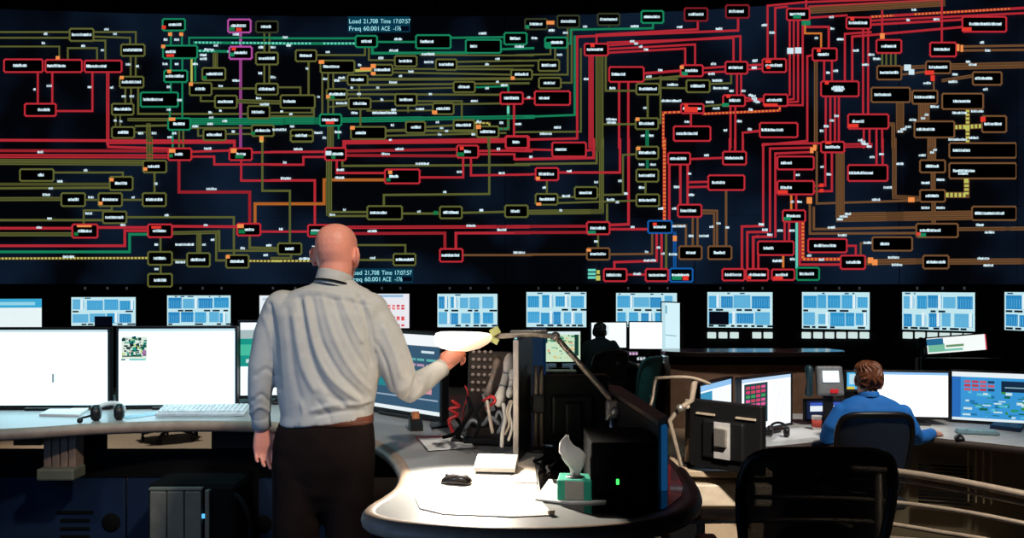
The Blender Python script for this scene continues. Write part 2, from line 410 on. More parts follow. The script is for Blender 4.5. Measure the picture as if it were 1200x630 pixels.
crop(320, 0, 3.707,
 'g:360,158,453,207:385-430 g:622,155,772,212:640-698 g:838,175,990,232:857-888 g:1005,145,1102,195:1030-1075 o:100,220,190,268:118-170 o:530,245,625,290:548-605 o:208,265,355,318:220-290 o:430,283,520,328:440-510 '
 'o:708,260,798,305:722-785 o:325,327,412,370:340-395 o:235,388,322,435:245-315 o:330,428,425,475:350-408 o:532,410,625,460:550-608 o:785,357,877,402:805-855 o:695,450,785,497:710-770 o:35,415,183,470:48-100 '
 'r:988,403,1085,453:1003-1068 r:1010,592,1112,645:1040-1072 g:205,498,298,547:215-285 o:78,565,175,615:100-150 o:340,552,490,605:360-405 o:578,530,662,578:600-645 o:785,523,875,567:795-860 o:885,550,980,597:900-965',
 'c*:11:-5,190>360,190 g:9:-5,168>360,168 g:9:453,183>622,183 g:9:772,165>1005,162 g:12:432,207>432,232>838,230 g:10:990,215>1130,210 o:8:190,240>400,240>400,207 o:8:417,207>417,262>530,262 o:9:155,268>155,415 '
 'y:12:355,308>430,305 o:7:640,240>1130,242 o:8:798,270>1080,264 o:8:798,290>1130,286 o:8:520,300>1040,302 o:8:520,315>1040,325 o:12:412,345>1120,342 o:9:370,370>1110,362 o:7:322,392>785,382 g:8:877,380>1022,375>1022,403 '
 'o:9:322,410>988,412 o:7:425,440>532,438 o:8:625,440>820,440>820,510 o:8:625,455>988,450 o:7:245,465>330,458 o:7:410,482>695,480 o:7:-5,490>170,490>170,470 o:8:-5,505>178,505>178,470 '
 'g:30:-5,525>205,525 g:22:298,522>640,517 g:16:640,516>1130,508 g*:12:980,560>1022,560>1022,455 r:10:1047,453>1047,592 r:12:308,640>308,615>1010,605 o:12:490,568>578,566 o:9:662,552>785,545 o:11:662,568>885,572 o:8:490,590>1010,578 '
 'o:8:215,318>215,498 o:8:240,318>240,388 o:8:262,320>262,350>325,350 o:8:262,360>262,498 o:8:240,435>240,498 o:8:380,475>380,552 o:28:250,547>250,640 o:8:375,370>375,428 y*:9:875,535>940,535>940,550 r:9:1085,430>1120,428 '
 'o:8:-5,380>120,380>120,415 o:8:-5,440>35,440 o:8:935,597>935,640 o:8:587,460>587,485 g:8:285,547>285,600 d:8:585,290>585,300',
 '55,165 70,200 545,173,34 525,222,38 240,228 470,255 675,238,55 678,272,40 600,313 555,332,14 523,360,34 378,285,14 228,345 375,410 345,383,12 457,383,14 200,422,12 475,435,14 300,450,48 525,478 485,492,105 355,492,28 640,475,36 875,440,30 685,410,14 930,385,16 '
 '975,357,12 1005,372,30 930,282 975,258 910,148,34 1070,205,40 1065,540,28 520,545,14 715,532,14 733,557,16 755,570,14 725,585,16 895,530 872,585,18 200,578,36 285,575,30 225,600,16 85,550 150,300,12 40,485,12 80,497,14 512,608,14 300,340,30 280,352 30,565,60 992,535',
 'O:213,272:24,16 O:437,290:22,18 O:437,322:20,14 G:255,425:30,16 O:242,422 O:703,490:22,16 O:347,557:20,16 O:893,553:22,18 R:250,535:36,12 O:1042,342 O:405,302:50,12 c:1022,480:10,30')
crop(320, 165, 3.5,
 'r:215,30,300,80:245-290 r:460,118,602,175:478-515 r:755,20,842,70:785-812 r:955,-16,1045,30 o:388,268,530,322:400-468 o:685,270,775,318:698-762 o:952,265,1045,313:975-1012 o:22,420,118,465:52-88 r:145,345,240,392:158-195 r:685,443,778,495:692-765 o:495,463,585,510:505-578 o:75,-20,165,5',
 'r:10:-5,46>215,45 r:9:-5,98>125,98>125,66>215,66 r:10:295,30>295,10>955,4 r:12:300,42>755,35 r:12:300,60>755,62 r:9:262,80>262,132>460,132 o:9:285,80>285,103>1050,99 r:9:602,150>780,150>780,70 '
 'r:9:812,70>812,142>1060,138 r:10:842,42>955,40>1060,42 r:9:842,55>990,55>990,75>1060,76 n:12:-5,258>210,258>210,160>460,160 r:10:-5,162>172,162>172,345 o:24:230,80>230,296 o:9:232,308>388,308 o:9:240,292>388,292 '
 'o:9:530,298>685,298 o:9:775,295>952,291 o:9:455,268>455,222>887,218>887,-5 o:9:-5,205>70,205>70,420 r:13:240,355>1050,352 r:12:240,380>705,378>705,443 r:11:750,443>750,378>1050,377 b:9:778,468>1060,468 '
 'o:8:240,427>543,427>543,463 o:9:240,488>495,488 y*:10:-5,492>185,492 o:8:-5,440>22,440 r:9:-5,372>145,372 o:9:-5,480>75,480>75,465',
 '105,35,36 520,35,34 463,55,34 925,35,14 50,90,14 613,95,55 278,120,30 275,152,38 765,128,22 938,133,24 55,155,42 705,210,14 295,283,12 245,303 600,290,14 855,285,16 813,348,38 408,370,38 938,365,38 410,480,22 130,483,44 1010,458,48 35,362,16 170,435,16',
 'G:250,68 w:230,52:24,18 G:475,160 O:482,130 G:770,57:30,16 R:775,32 G:668,296:18,16 g:172,378:34,14')
crop(610, 0, 3.707,
 'd:20,85,115,130:40-95 d:160,70,255,122:175-240 d:335,62,430,112:345-420 g:525,50,620,102:535-605 D:712,38,812,93:728-795 D:892,25,992,80:905-970 g:107,165,202,210:130-185 o:78,262,168,310:92-155 o:-40,305,50,345:-25-35 o:80,340,175,385:100-150 '
 'r:62,398,215,457:80-125 r:278,192,380,243:288-358 r:385,293,535,357:395-455 r:695,285,792,333:715-770 r:890,270,985,322:903-965 o:503,365,602,412:515-592 o:720,350,822,402:738-800 o:500,515,598,562:515-580 r:697,453,795,493:705-785 r:880,415,975,462:905-955 r:665,550,825,613:675-770',
 'g:9:202,190>218,190>218,130>575,124>575,102 o:8:205,125>205,325>50,325 g:9:235,160>235,500>20,508 o:8:262,213>262,572>-20,574 r:10:250,160>945,133>945,80 r:10:246,160>246,602>35,606 r:9:770,93>770,128>330,152>330,192 '
 'r:9:380,198>955,158>955,270 r:9:380,186>925,166>925,270 r:9:380,214>758,194>758,285 r:9:380,230>715,212>715,285 r:22:306,243>306,640 o:34:343,243>343,640 o:9:370,243>370,395>503,395 r:11:535,320>695,308 o:10:540,345>715,330 '
 'r:9:792,297>890,290 r:9:792,316>890,312 r:10:985,285>1060,281 r:9:985,302>1060,298 o:8:602,382>720,384 o:8:822,365>915,362>915,322 r:10:428,357>428,640 r:10:468,357>468,640 o:9:552,412>552,515 o:9:608,335>608,535>598,535 '
 'o:9:365,540>500,540 g:14:550,562>550,640 o:8:795,462>880,455 n*:11:620,640>620,490>697,487 n*:11:795,495>1108,481 r:9:740,495>740,550 r:9:912,462>912,640 r:9:933,462>933,640 r:9:940,322>940,415 r:9:958,322>958,415 '
 'r:9:965,640>965,577>1040,570 r:9:975,425>1055,440 r:9:975,440>1055,430 o:8:-20,240>130,236>130,210 o:8:-20,265>150,262>150,212 o:8:175,360>222,360>222,125 d:8:385,112>385,125 r:8:0,430>62,428 o:9:680,345>608,345',
 '280,118 495,117,36 690,120,24 862,128,28 1060,112 1090,145 485,182 502,192 522,205 545,218 170,240 195,145 135,135,26 60,168,26 607,307 557,335 838,280 830,323,28 1020,265 1013,297 400,385,26 660,370,48 855,352,46 870,385,66 285,345 655,440,88 822,445,34 850,472,30 '
 '917,397 968,397 1000,415 1015,430 1030,445 540,470,14 395,520,46 395,534,40 530,590 568,590 722,530 950,528 890,567 995,563 160,555,30 110,582,52 1000,478 35,425,14',
 'g:30,120 O:130,102:34,16 R:312,200 O:700,295 g:712,322:26,16 R:1075,270:26,14 O:508,520 R:740,478:60,22 g:890,458:30,16 R:718,460 g:120,198:26,24 R:902,420')
crop(610, 165, 3.5,
 'r:130,8,268,65:142-188 r:62,112,155,162:75-138 o:62,218,152,262:78-140 o:222,190,315,237:240-292 o:475,25,565,75:485-555 o:475,118,565,168:485-550 o:475,220,568,268:485-555 r:272,333,365,383:285-350 b:272,440,365,487:285-350 '
 'l:523,328,620,378:545-595 r:605,50,695,98:612-680 r:830,45,925,98:838-912 r:770,142,918,202:785-838 r:645,262,742,312:655-722 b:650,432,743,485:678-718 b:770,432,865,485:792-840 r:342,525,435,575:352-415 r:513,525,605,575:525-595 l:613,523,705,577:620-690 r:828,525,918,572:838-905 r:925,525,1015,572:935-1005',
 'r:9:268,40>292,38>292,-5 r:8:20,35>130,38 r:11:-20,76>300,70>300,-5 o:9:-20,96>312,92>312,-5 o:20:332,-5>332,290>28,293 r:10:408,-5>408,130>155,130 r:8:-20,140>62,136 r:11:443,-5>443,342>365,345 o:8:108,162>108,218 o:8:152,232>222,230 '
 'o:8:152,255>475,245 o:8:315,222>420,220>420,58>475,55 g:12:520,75>520,118 o:9:512,168>512,220 g:12:518,-5>518,25 o:9:355,262>355,333 r:12:-20,351>272,350 r:12:-20,376>272,375 r:10:365,362>523,362 o:8:318,383>318,440 b:9:-20,466>272,465 b:9:365,465>540,463>540,378 '
 'n*:14:590,-5>590,328 r:10:610,98>610,328 r:9:695,75>830,70 r:9:685,170>770,168 r:9:690,190>770,188 r:10:655,98>655,262 r:10:685,98>685,262 b:9:742,285>806,287>806,432 b:9:742,297>794,297>794,432 b:10:843,202>843,432 '
 'b:9:706,312>706,432 b:9:726,312>726,432 b:9:678,432>678,346>620,346 r:10:558,378>558,492>385,497>385,525 r:10:578,378>578,525 o:10:597,378>597,525 l:13:632,378>632,523 r:9:435,548>513,548 r:9:858,-5>858,45 r:9:880,-5>880,45 r:9:912,-5>912,45 '
 'r:10:908,525>908,351>990,349 r:10:930,525>930,374>1010,373 r:10:955,525>955,394>1030,392 r:9:685,98>685,130',
 '43,67,14 200,125,20 97,192,14 187,227,32 165,285,12 310,170,16 370,242,32 397,252,14 432,217,16 408,165,16 497,98,24 543,98,24 497,192,24 763,60,20 693,135,14 640,190,24 700,222,24 630,278 575,278 310,412 460,353,16 517,455,14 565,437,16 583,462,14 530,490,50 625,465,34 650,350,56 698,390 752,390,40 783,352 812,338 848,355 478,545,32 990,343 1000,365 1022,385',
 'O:72,155 O:75,260:20,12 O:483,33 g:292,375:32,12 O:280,448:18,12 R:550,342:16,12 O:632,400:16,22 g:640,562:40,16 R:676,562:24,18 c:292,530:32,10 c:292,545:32,10 c:292,560:32,10 y:318,538:14,16 y:318,562:18,20 R:937,560')
crop(880, 0, 3.707,
 'r:155,40,255,90:168-235 r:415,78,520,127:425-505 r:545,175,655,232:565-630 b:548,288,655,347:560-640 r:780,187,893,247:797-865 b:762,268,868,320:775-855 b:965,315,1090,370:975-1050 b:523,382,693,445:535-635 b:703,395,812,452:712-800 b:832,408,1010,475:880-955 '
 'b:712,528,885,598:722-800 b:1005,505,1110,575:1015-1090 r:920,75,1110,140:950-1090 r:50,258,152,315:62-135 r:268,212,373,265:290-340 r:55,412,158,462:68-135 r:305,355,468,420:350-408 r:422,498,597,560:440-492 r:38,535,203,597:45-140',
 'r:9:72,258>72,26>240,10>830,-10 r:9:105,258>105,36>155,30 b:30:255,46>830,14 r:9:255,30>830,0>830,187 r:9:255,78>415,68 r:9:520,92>570,88>1042,42 r:9:240,-5>240,40 n*:11:522,74>1042,16 r:10:520,108>920,86 r:10:440,355>440,160>920,118 r:9:408,355>408,148>520,140 '
 'r:9:570,50>570,175 o:8:570,232>570,288 o:8:588,232>588,288 o:8:608,232>608,288 o:8:628,232>628,288 b:16:655,296>762,290 b:9:655,325>762,312 b:10:925,203>1042,193 b:10:925,220>1042,213 b:28:868,290>1042,275 b:14:835,350>965,330 '
 'b:36:648,445>648,560 b:50:752,452>752,528 y*:22:885,553>1005,548 y*:20:942,475>942,640 r:10:235,118>338,118>338,212 n:8:235,100>235,146>305,146>305,212 r:9:168,90>168,412 r:9:186,90>186,430>158,435 r:9:205,90>205,442>158,445 r:9:225,90>225,457>158,457 '
 'n*:10:-5,487>125,480>125,462 r:9:268,240>245,245>245,612>50,630 b:16:282,270>282,640 r:9:318,265>318,355 r:9:352,265>352,355 r:9:325,420>325,615 r:9:345,420>345,615 r:9:365,420>365,615 r:9:382,420>382,615 r:9:487,127>487,498 r:9:509,127>509,498 '
 'r:9:490,560>490,640 r:9:515,560>515,640 r:9:545,560>545,640 r:9:570,560>570,640 b:16:597,540>618,540>618,640 b:30:785,598>785,640 r:9:0,285>50,282 r:9:0,302>50,298 r:9:0,572>38,568 b:8:795,345>795,395',
 '55,112 92,145 350,77 355,127 388,173,30 455,222,26 522,240,28 547,258,34 285,168 335,318 368,310 497,283,30 710,45 685,90,14 808,87,26 1005,187 1030,222 945,270 965,283,34 888,325 880,357,40 768,363,34 800,465,36 705,522,32 750,515,18 765,500,18 650,572,26 665,562,26 685,552,26 908,492,64 985,485,54 900,607,80 970,600,40 308,570 328,550 352,525 372,505 475,610 490,625 10,420 20,440 15,267 15,297 1020,390 380,380,46 380,395,40 315,240,36',
 'g:200,76:36,16 g:240,103:38,20 w:170,224:28,26 w:206,222:28,26 O:570,160:20,24 w:683,296:30,26 w:700,315:24,24 O:902,210:12,30 O:918,213:12,30 R:778,318:40,18 R:792,342:18,24 R:940,130:40,16 R:1010,520:22,22 R:445,548:44,16 R:85,458:60,12 R:330,362 R:440,85 R:295,222 R:75,295 y:942,555:20,20')
crop(880, 165, 3.5,
 'r:288,5,383,48:305-365 r:108,65,258,118:122-182 r:108,165,258,220:120-180 r:130,285,223,332:145-205 r:398,100,560,165:402-500 b:695,80,798,130:718-772 b:695,202,798,250:718-772 b:815,10,1090,70:830-900 b:815,92,1090,155:830-920 b:680,340,850,395:695-780 '
 'b:908,270,1090,325:920-1040 r:235,402,393,457:260-350 b:498,395,663,450:530-620 r:368,470,468,525:390-450 b:708,470,812,523:722-800 r:28,412,175,468:50-92 g:188,520,280,570:200-260 r:85,527,178,570:100-150',
 'r:18:383,20>490,18 r:9:50,348>50,14>288,10 r:9:78,370>78,32>245,28 r:9:100,392>100,52>250,46 r:8:178,118>178,165 r:9:305,48>305,183>258,185 r:9:332,48>332,206>258,207 n:9:165,220>165,285 r:9:186,220>186,285 r:9:515,-5>515,100 r:9:540,-5>540,100 '
 'b:9:270,48>270,257>695,244 b:36:366,50>366,315 b:38:385,313>908,305 b:18:588,-5>588,230>695,235 b:36:742,-5>742,80 b:20:748,130>748,202 y*:24:798,222>885,222>885,160 b:18:750,250>750,340 b:10:242,255>242,380>680,378 b:10:258,275>258,362>680,355 '
 'b:15:850,362>1050,356 b:8:450,470>450,420>498,418 r:9:393,430>430,430>430,470 b:24:468,497>708,493 b:24:812,495>1050,492 r:9:138,332>138,412 r:9:156,332>156,412 c:10:188,335>188,520 n*:14:213,332>213,485>368,485 r:10:200,335>200,507>368,507 '
 'n:9:132,470>132,515 r:9:8,525>8,395>28,390 r:9:30,527>30,470',
 '460,5,20 472,14,20 485,24,20 535,55,20 497,67,20 612,95,32 560,192,34 513,242,34 292,107 320,138 193,140 200,250 170,250 330,355,30 375,387,36 365,322,26 380,310,34 398,300,26 478,418,34 585,478,46 600,508,46 955,482,50 975,510,40 940,345,32 980,375,40 718,173,34 780,160,34 718,275,34 780,275,34 745,48,16 757,38,16 705,60,30 872,135,40 240,470 290,487 118,368,24 168,368,24 108,492,40 42,343 58,365 75,385 170,485',
 'O:250,40:14,24 O:262,30:14,24 R:290,183 R:290,205 g:148,320:30,14 O:240,245:22,26 O:660,242:26,20 g:705,386:30,14 R:690,382 O:490,490:22,24 O:508,498:22,24 R:110,562:40,14 y:885,165:18,18 R:130,210:40,14 R:318,10:24,10')
# the two load and frequency read-outs
def readout(x0, y0, x1, y1):
    mb = MB(); h = (y1-y0)
    def pl(off): return lambda sx, sy: wall(x0+sx, y1-sy, off)
    for i in range(6):
        a, b2 = x0+(x1-x0)*i/6, x0+(x1-x0)*(i+1)/6
        mb.face([wall(a, y1, .06), wall(b2, y1, .06), wall(b2, y0, .06), wall(a, y0, .06)], em((10, 62, 84), .8))
    mb.face([wall(x1-12.5, y1-1.5, .066), wall(x1-1, y1-1.5, .066), wall(x1-1, y1-7, .066), wall(x1-12.5, y1-7, .066)], em((6, 12, 30), .7))
    ink = em((170, 246, 255), 1.)
    L = [('Load', 0, 14), ('21,708', 17, 34), ('Time', 37, 49), ('17:07:57', 51.5, 72)], [('Freq', 0, 14), ('60.001', 17, 35), ('ACE', 38, 48), ('-176', 52, 61)]
    for row, base in zip(L, (h*.56, h*.1)):
        for s, a, b2 in row:
            text_mesh(mb, s, 7.2, ink, (lambda a, base: lambda sx, sy: wall(x0+1+a+sx, y1-base-sy, .07))(a, base), b2-a)
    obj('load_readout', mb, parent=vw, label='pale blue load, time, frequency and ACE read-out')
mb_ = None
readout(408.5, 20.5, 481, 39)
readout(410, 314.5, 484.5, 331)
o = obj('circuit_lines', lines, parent=vw); o = obj('station_boxes', boxes, parent=vw); o = obj('station_captions', caps, parent=vw)

# ------------------------------------------------------------------ row of wall monitors under it
def screen_part(parent, w, h, bg, rects, y=-.001, zc=0., bgs=1.15, name='screen', light=False, M=None):
    """rects: (u0,v0,u1,v1,colour[,strength]) with v up; drawn in the plane facing local -Y"""
    mb = MB(); n = 0
    def q(u0, v0, u1, v1, c, s, yy, li=False):
        pts = [V((-w/2+w*a, yy, zc-h/2+h*b_)) for a, b_ in ((u0, v0), (u1, v0), (u1, v1), (u0, v1))]
        if M is not None: pts = [M @ p for p in pts]
        mb.face(pts, em(c, s, li))
    q(0, 0, 1, 1, bg, bgs, y, light)
    for r in rects:
        n += 1
        q(*r[:4], r[4], r[5] if len(r) > 5 else 1., y-.0006-.00005*n)
    return obj(name, mb, parent=parent, world=False)
def blue_grid(rnd, n1, n2, hole=None, white=.1):
    R = []
    for row, (v0, v1, n) in enumerate(((.56, .93, n1), (.1, .46, n2))):
        u = .02
        for k in range(n):
            w = (.96/n)*rnd.uniform(.75, 1.2); w = min(w, .98-u)
            if k == n-1: w = .98-u
            g = rnd.choice((.01, .02, .05))
            c = rnd.choice(((48, 150, 205), (70, 165, 215), (40, 135, 195), (96, 178, 220)))
            R.append((u, v0+rnd.uniform(-.02, .03), u+w-g, v1-rnd.uniform(0, .06), c))
            for j in range(int(w/.035)):       # fine vertical and horizontal ruling
                R.append((u+.01+j*.035, v0+.03, u+.016+j*.035, v1-.1, (110, 190, 228)))
            if rnd.random() < .35: R.append((u+w-g-.05, v0, u+w-g-.01, v1, (228, 246, 250)))
            u += w
    for v in (.49, .04):
        u = .02
        while u < .93:
            w = rnd.uniform(.05, .13)
            if rnd.random() < .62: R.append((u, v-.02, u+w, v+.035, rnd.choice(((10, 20, 34), (14, 40, 60)))))
            u += w+rnd.uniform(.02, .08)
    u = .04
    while u < .93:
        w = rnd.uniform(.02, .1)
        if rnd.random() < .4: R.append((u, .945, u+w, .985, (40, 90, 120)))
        u += w+.05
    if hole: R.append((*hole, (6, 8, 20)))
    return R
WM = [(-27, 50, 350, 387, 'first'), (85, 160, 348, 381, 'g', (.36, -.0, .64, .33)), (197, 271, 346, 381, 'g'), (305, 380, 346, 386, 'w'), (408, 480, 344, 384, 'rt'), (513, 583, 344, 383, 'g'),
      (617, 687, 342, 383, 'g'), (722, 793, 343, 383, 'g'), (829, 905, 342, 384, 'g', (.03, .08, .33, .45)), (940, 1019, 342, 386, 'g'), (1058, 1143, 342, 388, 'g'), (1178, 1268, 342, 390, 'g')]
WHERE = ['at the far left end of the row, cut off by the photo edge', 'with one black pane low in the middle, second from the left', 'third from the left, all blue panes', 'with a white page, just left of the standing man',
         'showing white page with red text, right of the bald man', 'above the lit lamp head', 'fourth from the right of those with plain blue panes, above the map screen', 'directly above the seated man in black',
         'with a black pane low at its left', 'above the brown-haired man, six white buttons below', 'above the small tilted screen at right', 'cut off by the right edge']
WHERE[6] = 'above the yellow and green map screen'
rnd = random.Random(3)
for k, t in enumerate(WM):
    x0, x1, y0, y1, kind = t[:5]
    e, n = wall_frame((x0+x1)/2)
    a, b2 = wall(x0, y0), wall(x1, y1); c = (a+b2)/2; w = (b2-a).dot(e); h = abs(a.z-b2.z)
    yaw = math.atan2(e.y, e.x)
    c = c+n*.03
    t_ = thing('wall_monitor', 'wall monitor '+WHERE[k], 'monitor', c, yaw, 'monitors in the row below the video wall')
    mb = MB(); mb.box((0, .008, 0), (w+.07, .05, h+.07), BLACK, bev=.008); obj('housing', mb, parent=t_, world=False)
    if kind == 'g': R = blue_grid(rnd, rnd.choice((4, 5)), rnd.choice((4, 5)), t[5] if len(t) > 5 else None); bg = (196, 234, 242)
    elif kind == 'first': R = [(0, .72, 1, 1, (60, 170, 215)), (.1, .8, .9, .9, (150, 215, 235))]; bg = (235, 248, 250)
    elif kind == 'w': R = [(.05, .86, .9, .93, (190, 210, 225))]; bg = (236, 244, 250)
    else:
        R = [(.05, .9, .9, .97, (150, 190, 225)), (.5, .5, .62, .62, (30, 26, 60))]; bg = (236, 236, 242)
        for v in (.62, .54, .28, .22, .05):
            for j in range(7): R.append((.42+j*.075, v, .47+j*.075, v+.06, rnd.choice(((225, 80, 90), (205, 60, 80), (235, 130, 130)))))
        R.append((.7, .03, .82, .12, (40, 40, 90)))
    screen_part(t_, w, h, bg, R, y=-.0185, bgs=1.0)
    for q in (.12, .5, .85):
        pass
# small indicator lamps above each wall monitor and lit push buttons under the right-hand ones
for k, t in enumerate(WM[1:11]):
    xs = [t[0]+(t[1]-t[0])*q for q in (.2, .55, .85)]
    e, n = wall_frame((t[0]+t[1])/2)
    for j, x in enumerate(xs):
        p = wall(x, 337.5)+n*.012
        mb = MB(); mb.box(p, (.03, .024, .045), em((78, 84, 92), .5), rz(math.atan2(e.y, e.x)), bev=.004)
        tag(obj('indicator_lamp', mb, base=p), 'dim indicator lamp above '+(''+['second', 'third', 'fourth', 'fifth', 'sixth', 'seventh', 'eighth', 'ninth', 'tenth', 'eleventh'][k]+' wall monitor from left, ')+['left', 'middle', 'right'][j]+' one', 'lamp', 'indicator lamps above the wall monitors')
for rowx, skip, who in (([829+i*13.2 for i in range(6)], {3}, 'the wall monitor with black pane'), ([940+i*13.6 for i in range(6)], set(), 'the wall monitor above brown-haired man'), ([1059+i*14.4 for i in range(6)], set(), 'the wall monitor above tilted screen')):
    for i, x in enumerate(rowx):
        if i in skip: continue
        e, n = wall_frame(x); p = wall(x+5, 392.5)+n*.02
        mb = MB(); mb.box(p, (.145, .04, .105), em((214, 236, 232), .95), rz(math.atan2(e.y, e.x)), bev=.01)
        tag(obj('push_button', mb, base=p), 'white lit button under '+who+', '+['leftmost', 'second from left', 'third from left', 'third from right', 'second from right', 'rightmost'][i], 'button', 'lit push buttons under the wall monitors')
# ------------------------------------------------------------------ monitors
def monitor(label, c, w, h, yaw, foot, bg, rects, bgs=1.5, light=True, group=None, frame=.014, body=BLACK, tilt=0., back=None, stand=True, name='monitor', roll=0., offset=.06):
    """c: middle of the screen in room coordinates; foot: height of the surface it stands on"""
    t = thing(name, label, 'monitor', (c[0], c[1], foot), yaw, group)
    zc = c[2]-foot
    R = Matrix.Rotation(tilt, 3, 'X') @ Matrix.Rotation(roll, 3, 'Y')
    M = Matrix.Translation((0, 0, zc)) @ R.to_4x4()
    mb = MB()
    for (cx, cz, sx, sz) in ((0, h/2+frame/2, w+2*frame, frame), (0, -h/2-frame/2, w+2*frame, frame*1.3), (-w/2-frame/2, 0, frame, h), (w/2+frame/2, 0, frame, h)):
        mb.box(M @ V((cx, .008, cz)), (sx, .03, sz), body, R, bev=.003)
    mb.box(M @ V((0, .026, 0)), (w+2*frame, .036, h+2*frame), body, R, bev=.006)
    mb.box(M @ V((0, .052, -.02)), (w*.62, .03, h*.62), body, R, bev=.012)
    obj('housing', mb, parent=t, world=False)
    screen_part(t, w, h, bg, rects, y=.0015, bgs=bgs, light=light, M=M)
    if stand:
        mb = MB(); y = offset+.02
        mb.box((0, y, zc/2-.0+h*.08), (.07, .025, zc+h*.1), body, bev=.006); obj('stand_neck', mb, parent=t, world=False)
        mb = MB(); mb.box((0, y-.02, .008), (min(.26, w*.5), .19, .016), body, bev=.006); obj('stand_base', mb, parent=t, world=False)
    if back:
        mb = MB()
        mb.box(M @ V((0, .085, 0)), (.07, .03, .1), STEEL, R, bev=.004)
        mb.box(M @ V((0, .071, -.02)), (.1, .006, .3*h+.1), SILVER, R, bev=.002)
        for sx in (-.16, .14): mb.box(M @ V((sx*w/.5, .05, h*.33)), (.12, .012, .012), TAN, R, bev=.002)
        obj('mounting_plate', mb, parent=t, world=False, label='pale metal mounting plate')
    return t
DESK = .78
CY = (226, 247, 255)
R1 = [(.33*0+.51, .30, .535, .42, (150, 168, 172)), (.0, .965, 1, 1, (205, 232, 240))]
c = P(59, 430.5, 4.80)
monitor('wide monitor with an almost blank white page, cut off by the left edge', c, .64, .425, .02, DESK, (196, 240, 255), R1, 3.4)
rnd = random.Random(11)
R2 = [(.0, .965, 1, 1, (200, 232, 242)), (.02, .60, .245, .90, (226, 240, 226))]
for j in range(70):
    u = rnd.uniform(.025, .215); v = rnd.uniform(.64, .87)
    R2.append((u, v, u+rnd.uniform(.008, .035), v+rnd.uniform(.008, .05), rnd.choice(((8, 60, 60), (20, 130, 110), (10, 20, 26), (30, 160, 140), (190, 220, 120), (16, 60, 70)))))
R2 += [(.205, .66, .235, .72, (170, 110, 170)), (.03, .635, .2, .65, (10, 60, 40)), (.09, .585, .235, .605, (90, 200, 190)), (.02, .585, .06, .605, (60, 120, 120))]
monitor('wide monitor with white page and small green map in its corner, left of the man', P(207.5, 429.5, 4.84), .645, .432, .06, DESK, (196, 240, 255), R2, 3.4)
R3 = [(0, .7, 1, .9, (170, 190, 192)), (0, .40, 1, .78, (20, 150, 136)), (.0, .55, .3, .7, (70, 190, 160)), (.05, .45, .5, .5, (200, 230, 225))]
monitor('monitor with teal picture, mostly hidden by the man\'s left arm', P(346, 420, 5.05), .63, .43, .12, DESK, (224, 242, 248), R3, 1.4)
R4 = [(.0, .86, 1, 1, (246, 250, 252)), (.0, .06, 1, .84, (52, 86, 112)), (.0, .0, 1, .055, (235, 246, 250)), (.02, .18, .97, .2, (150, 170, 190)), (.78, .77, .93, .8, (210, 230, 240)),
      (.0, .3, .6, .5, (30, 130, 140)), (.5, .26, .9, .34, (210, 150, 160))]
for v, cc in ((.67, (96, 178, 172)), (.6, (186, 150, 178)), (.52, (96, 190, 180)), (.45, (200, 140, 170)), (.38, (90, 170, 170))):
    for j in range(5): R4.append((.33+j*.1, v, .33+j*.1+.085, v+.03, cc))
    R4.append((.84, v, .95, v+.03, cc))
R4.append((.04, .2, .1, .4, (60, 200, 190)))
er, el = P(516, 442, 4.36), V((-.86, 4.82, 0))
yaw = math.atan2(er.y-el.y, er.x-el.x); wd = math.hypot(er.x-el.x, er.y-el.y)
monitor('turned monitor with slate blue page, behind the man\'s outstretched arm', ((er.x+el.x)/2, (er.y+el.y)/2, 1.016), wd, .415, yaw, DESK, (60, 92, 118), R4, 1.0, frame=.02)

# ------------------------------------------------------------------ the big curved worktop and its base
edge_px = [(-260, 516), (-60, 506), (40, 501), (100, 497), (150, 495), (220, 493), (300, 494), (360, 498), (400, 504), (430, 512), (455, 525), (470, 540), (476, 555), (470, 570), (455, 582), (440, 591),
           (434, 598), (440, 604), (465, 610), (520, 615), (580, 618), (650, 618), (710, 615), (760, 609), (795, 598), (810, 586), (812, 573), (805, 560), (797, 548)]
front = spline([PZ(x, y, DESK) for x, y in edge_px], 5)
back = [V((.62, 4.3, DESK)), V((.55, 5.2, DESK)), V((.2, 5.4, DESK)), V((front[0].x, 5.45, DESK))]
desk = thing('control_desk', 'large curved grey control desk with brown rounded edge, bald man standing in its notch', 'desk', (-.6, 4.2, 0))
mb = MB(); mb.prism([(p.x, p.y) for p in front+back], DESK-.042, DESK, TOP); obj('worktop', mb, parent=desk)
mb = MB(); mb.tube([V((p.x, p.y, DESK-.026)) for p in front], .03, EDGE, n=12); obj('edge_band', mb, parent=desk, label='brown rounded edge band')
mb = MB()
ped = [PZ(x, y, DESK) for x, y in [(520, 572), (600, 580), (690, 575), (740, 560), (760, 530), (690, 500), (560, 500), (510, 530)]]
ped = spline(ped, 4, True)
mb.prism([(p.x, p.y) for p in ped], 0, DESK-.042, NAVY); obj('pedestal', mb, parent=desk, label='dark navy pedestal under the rounded end')
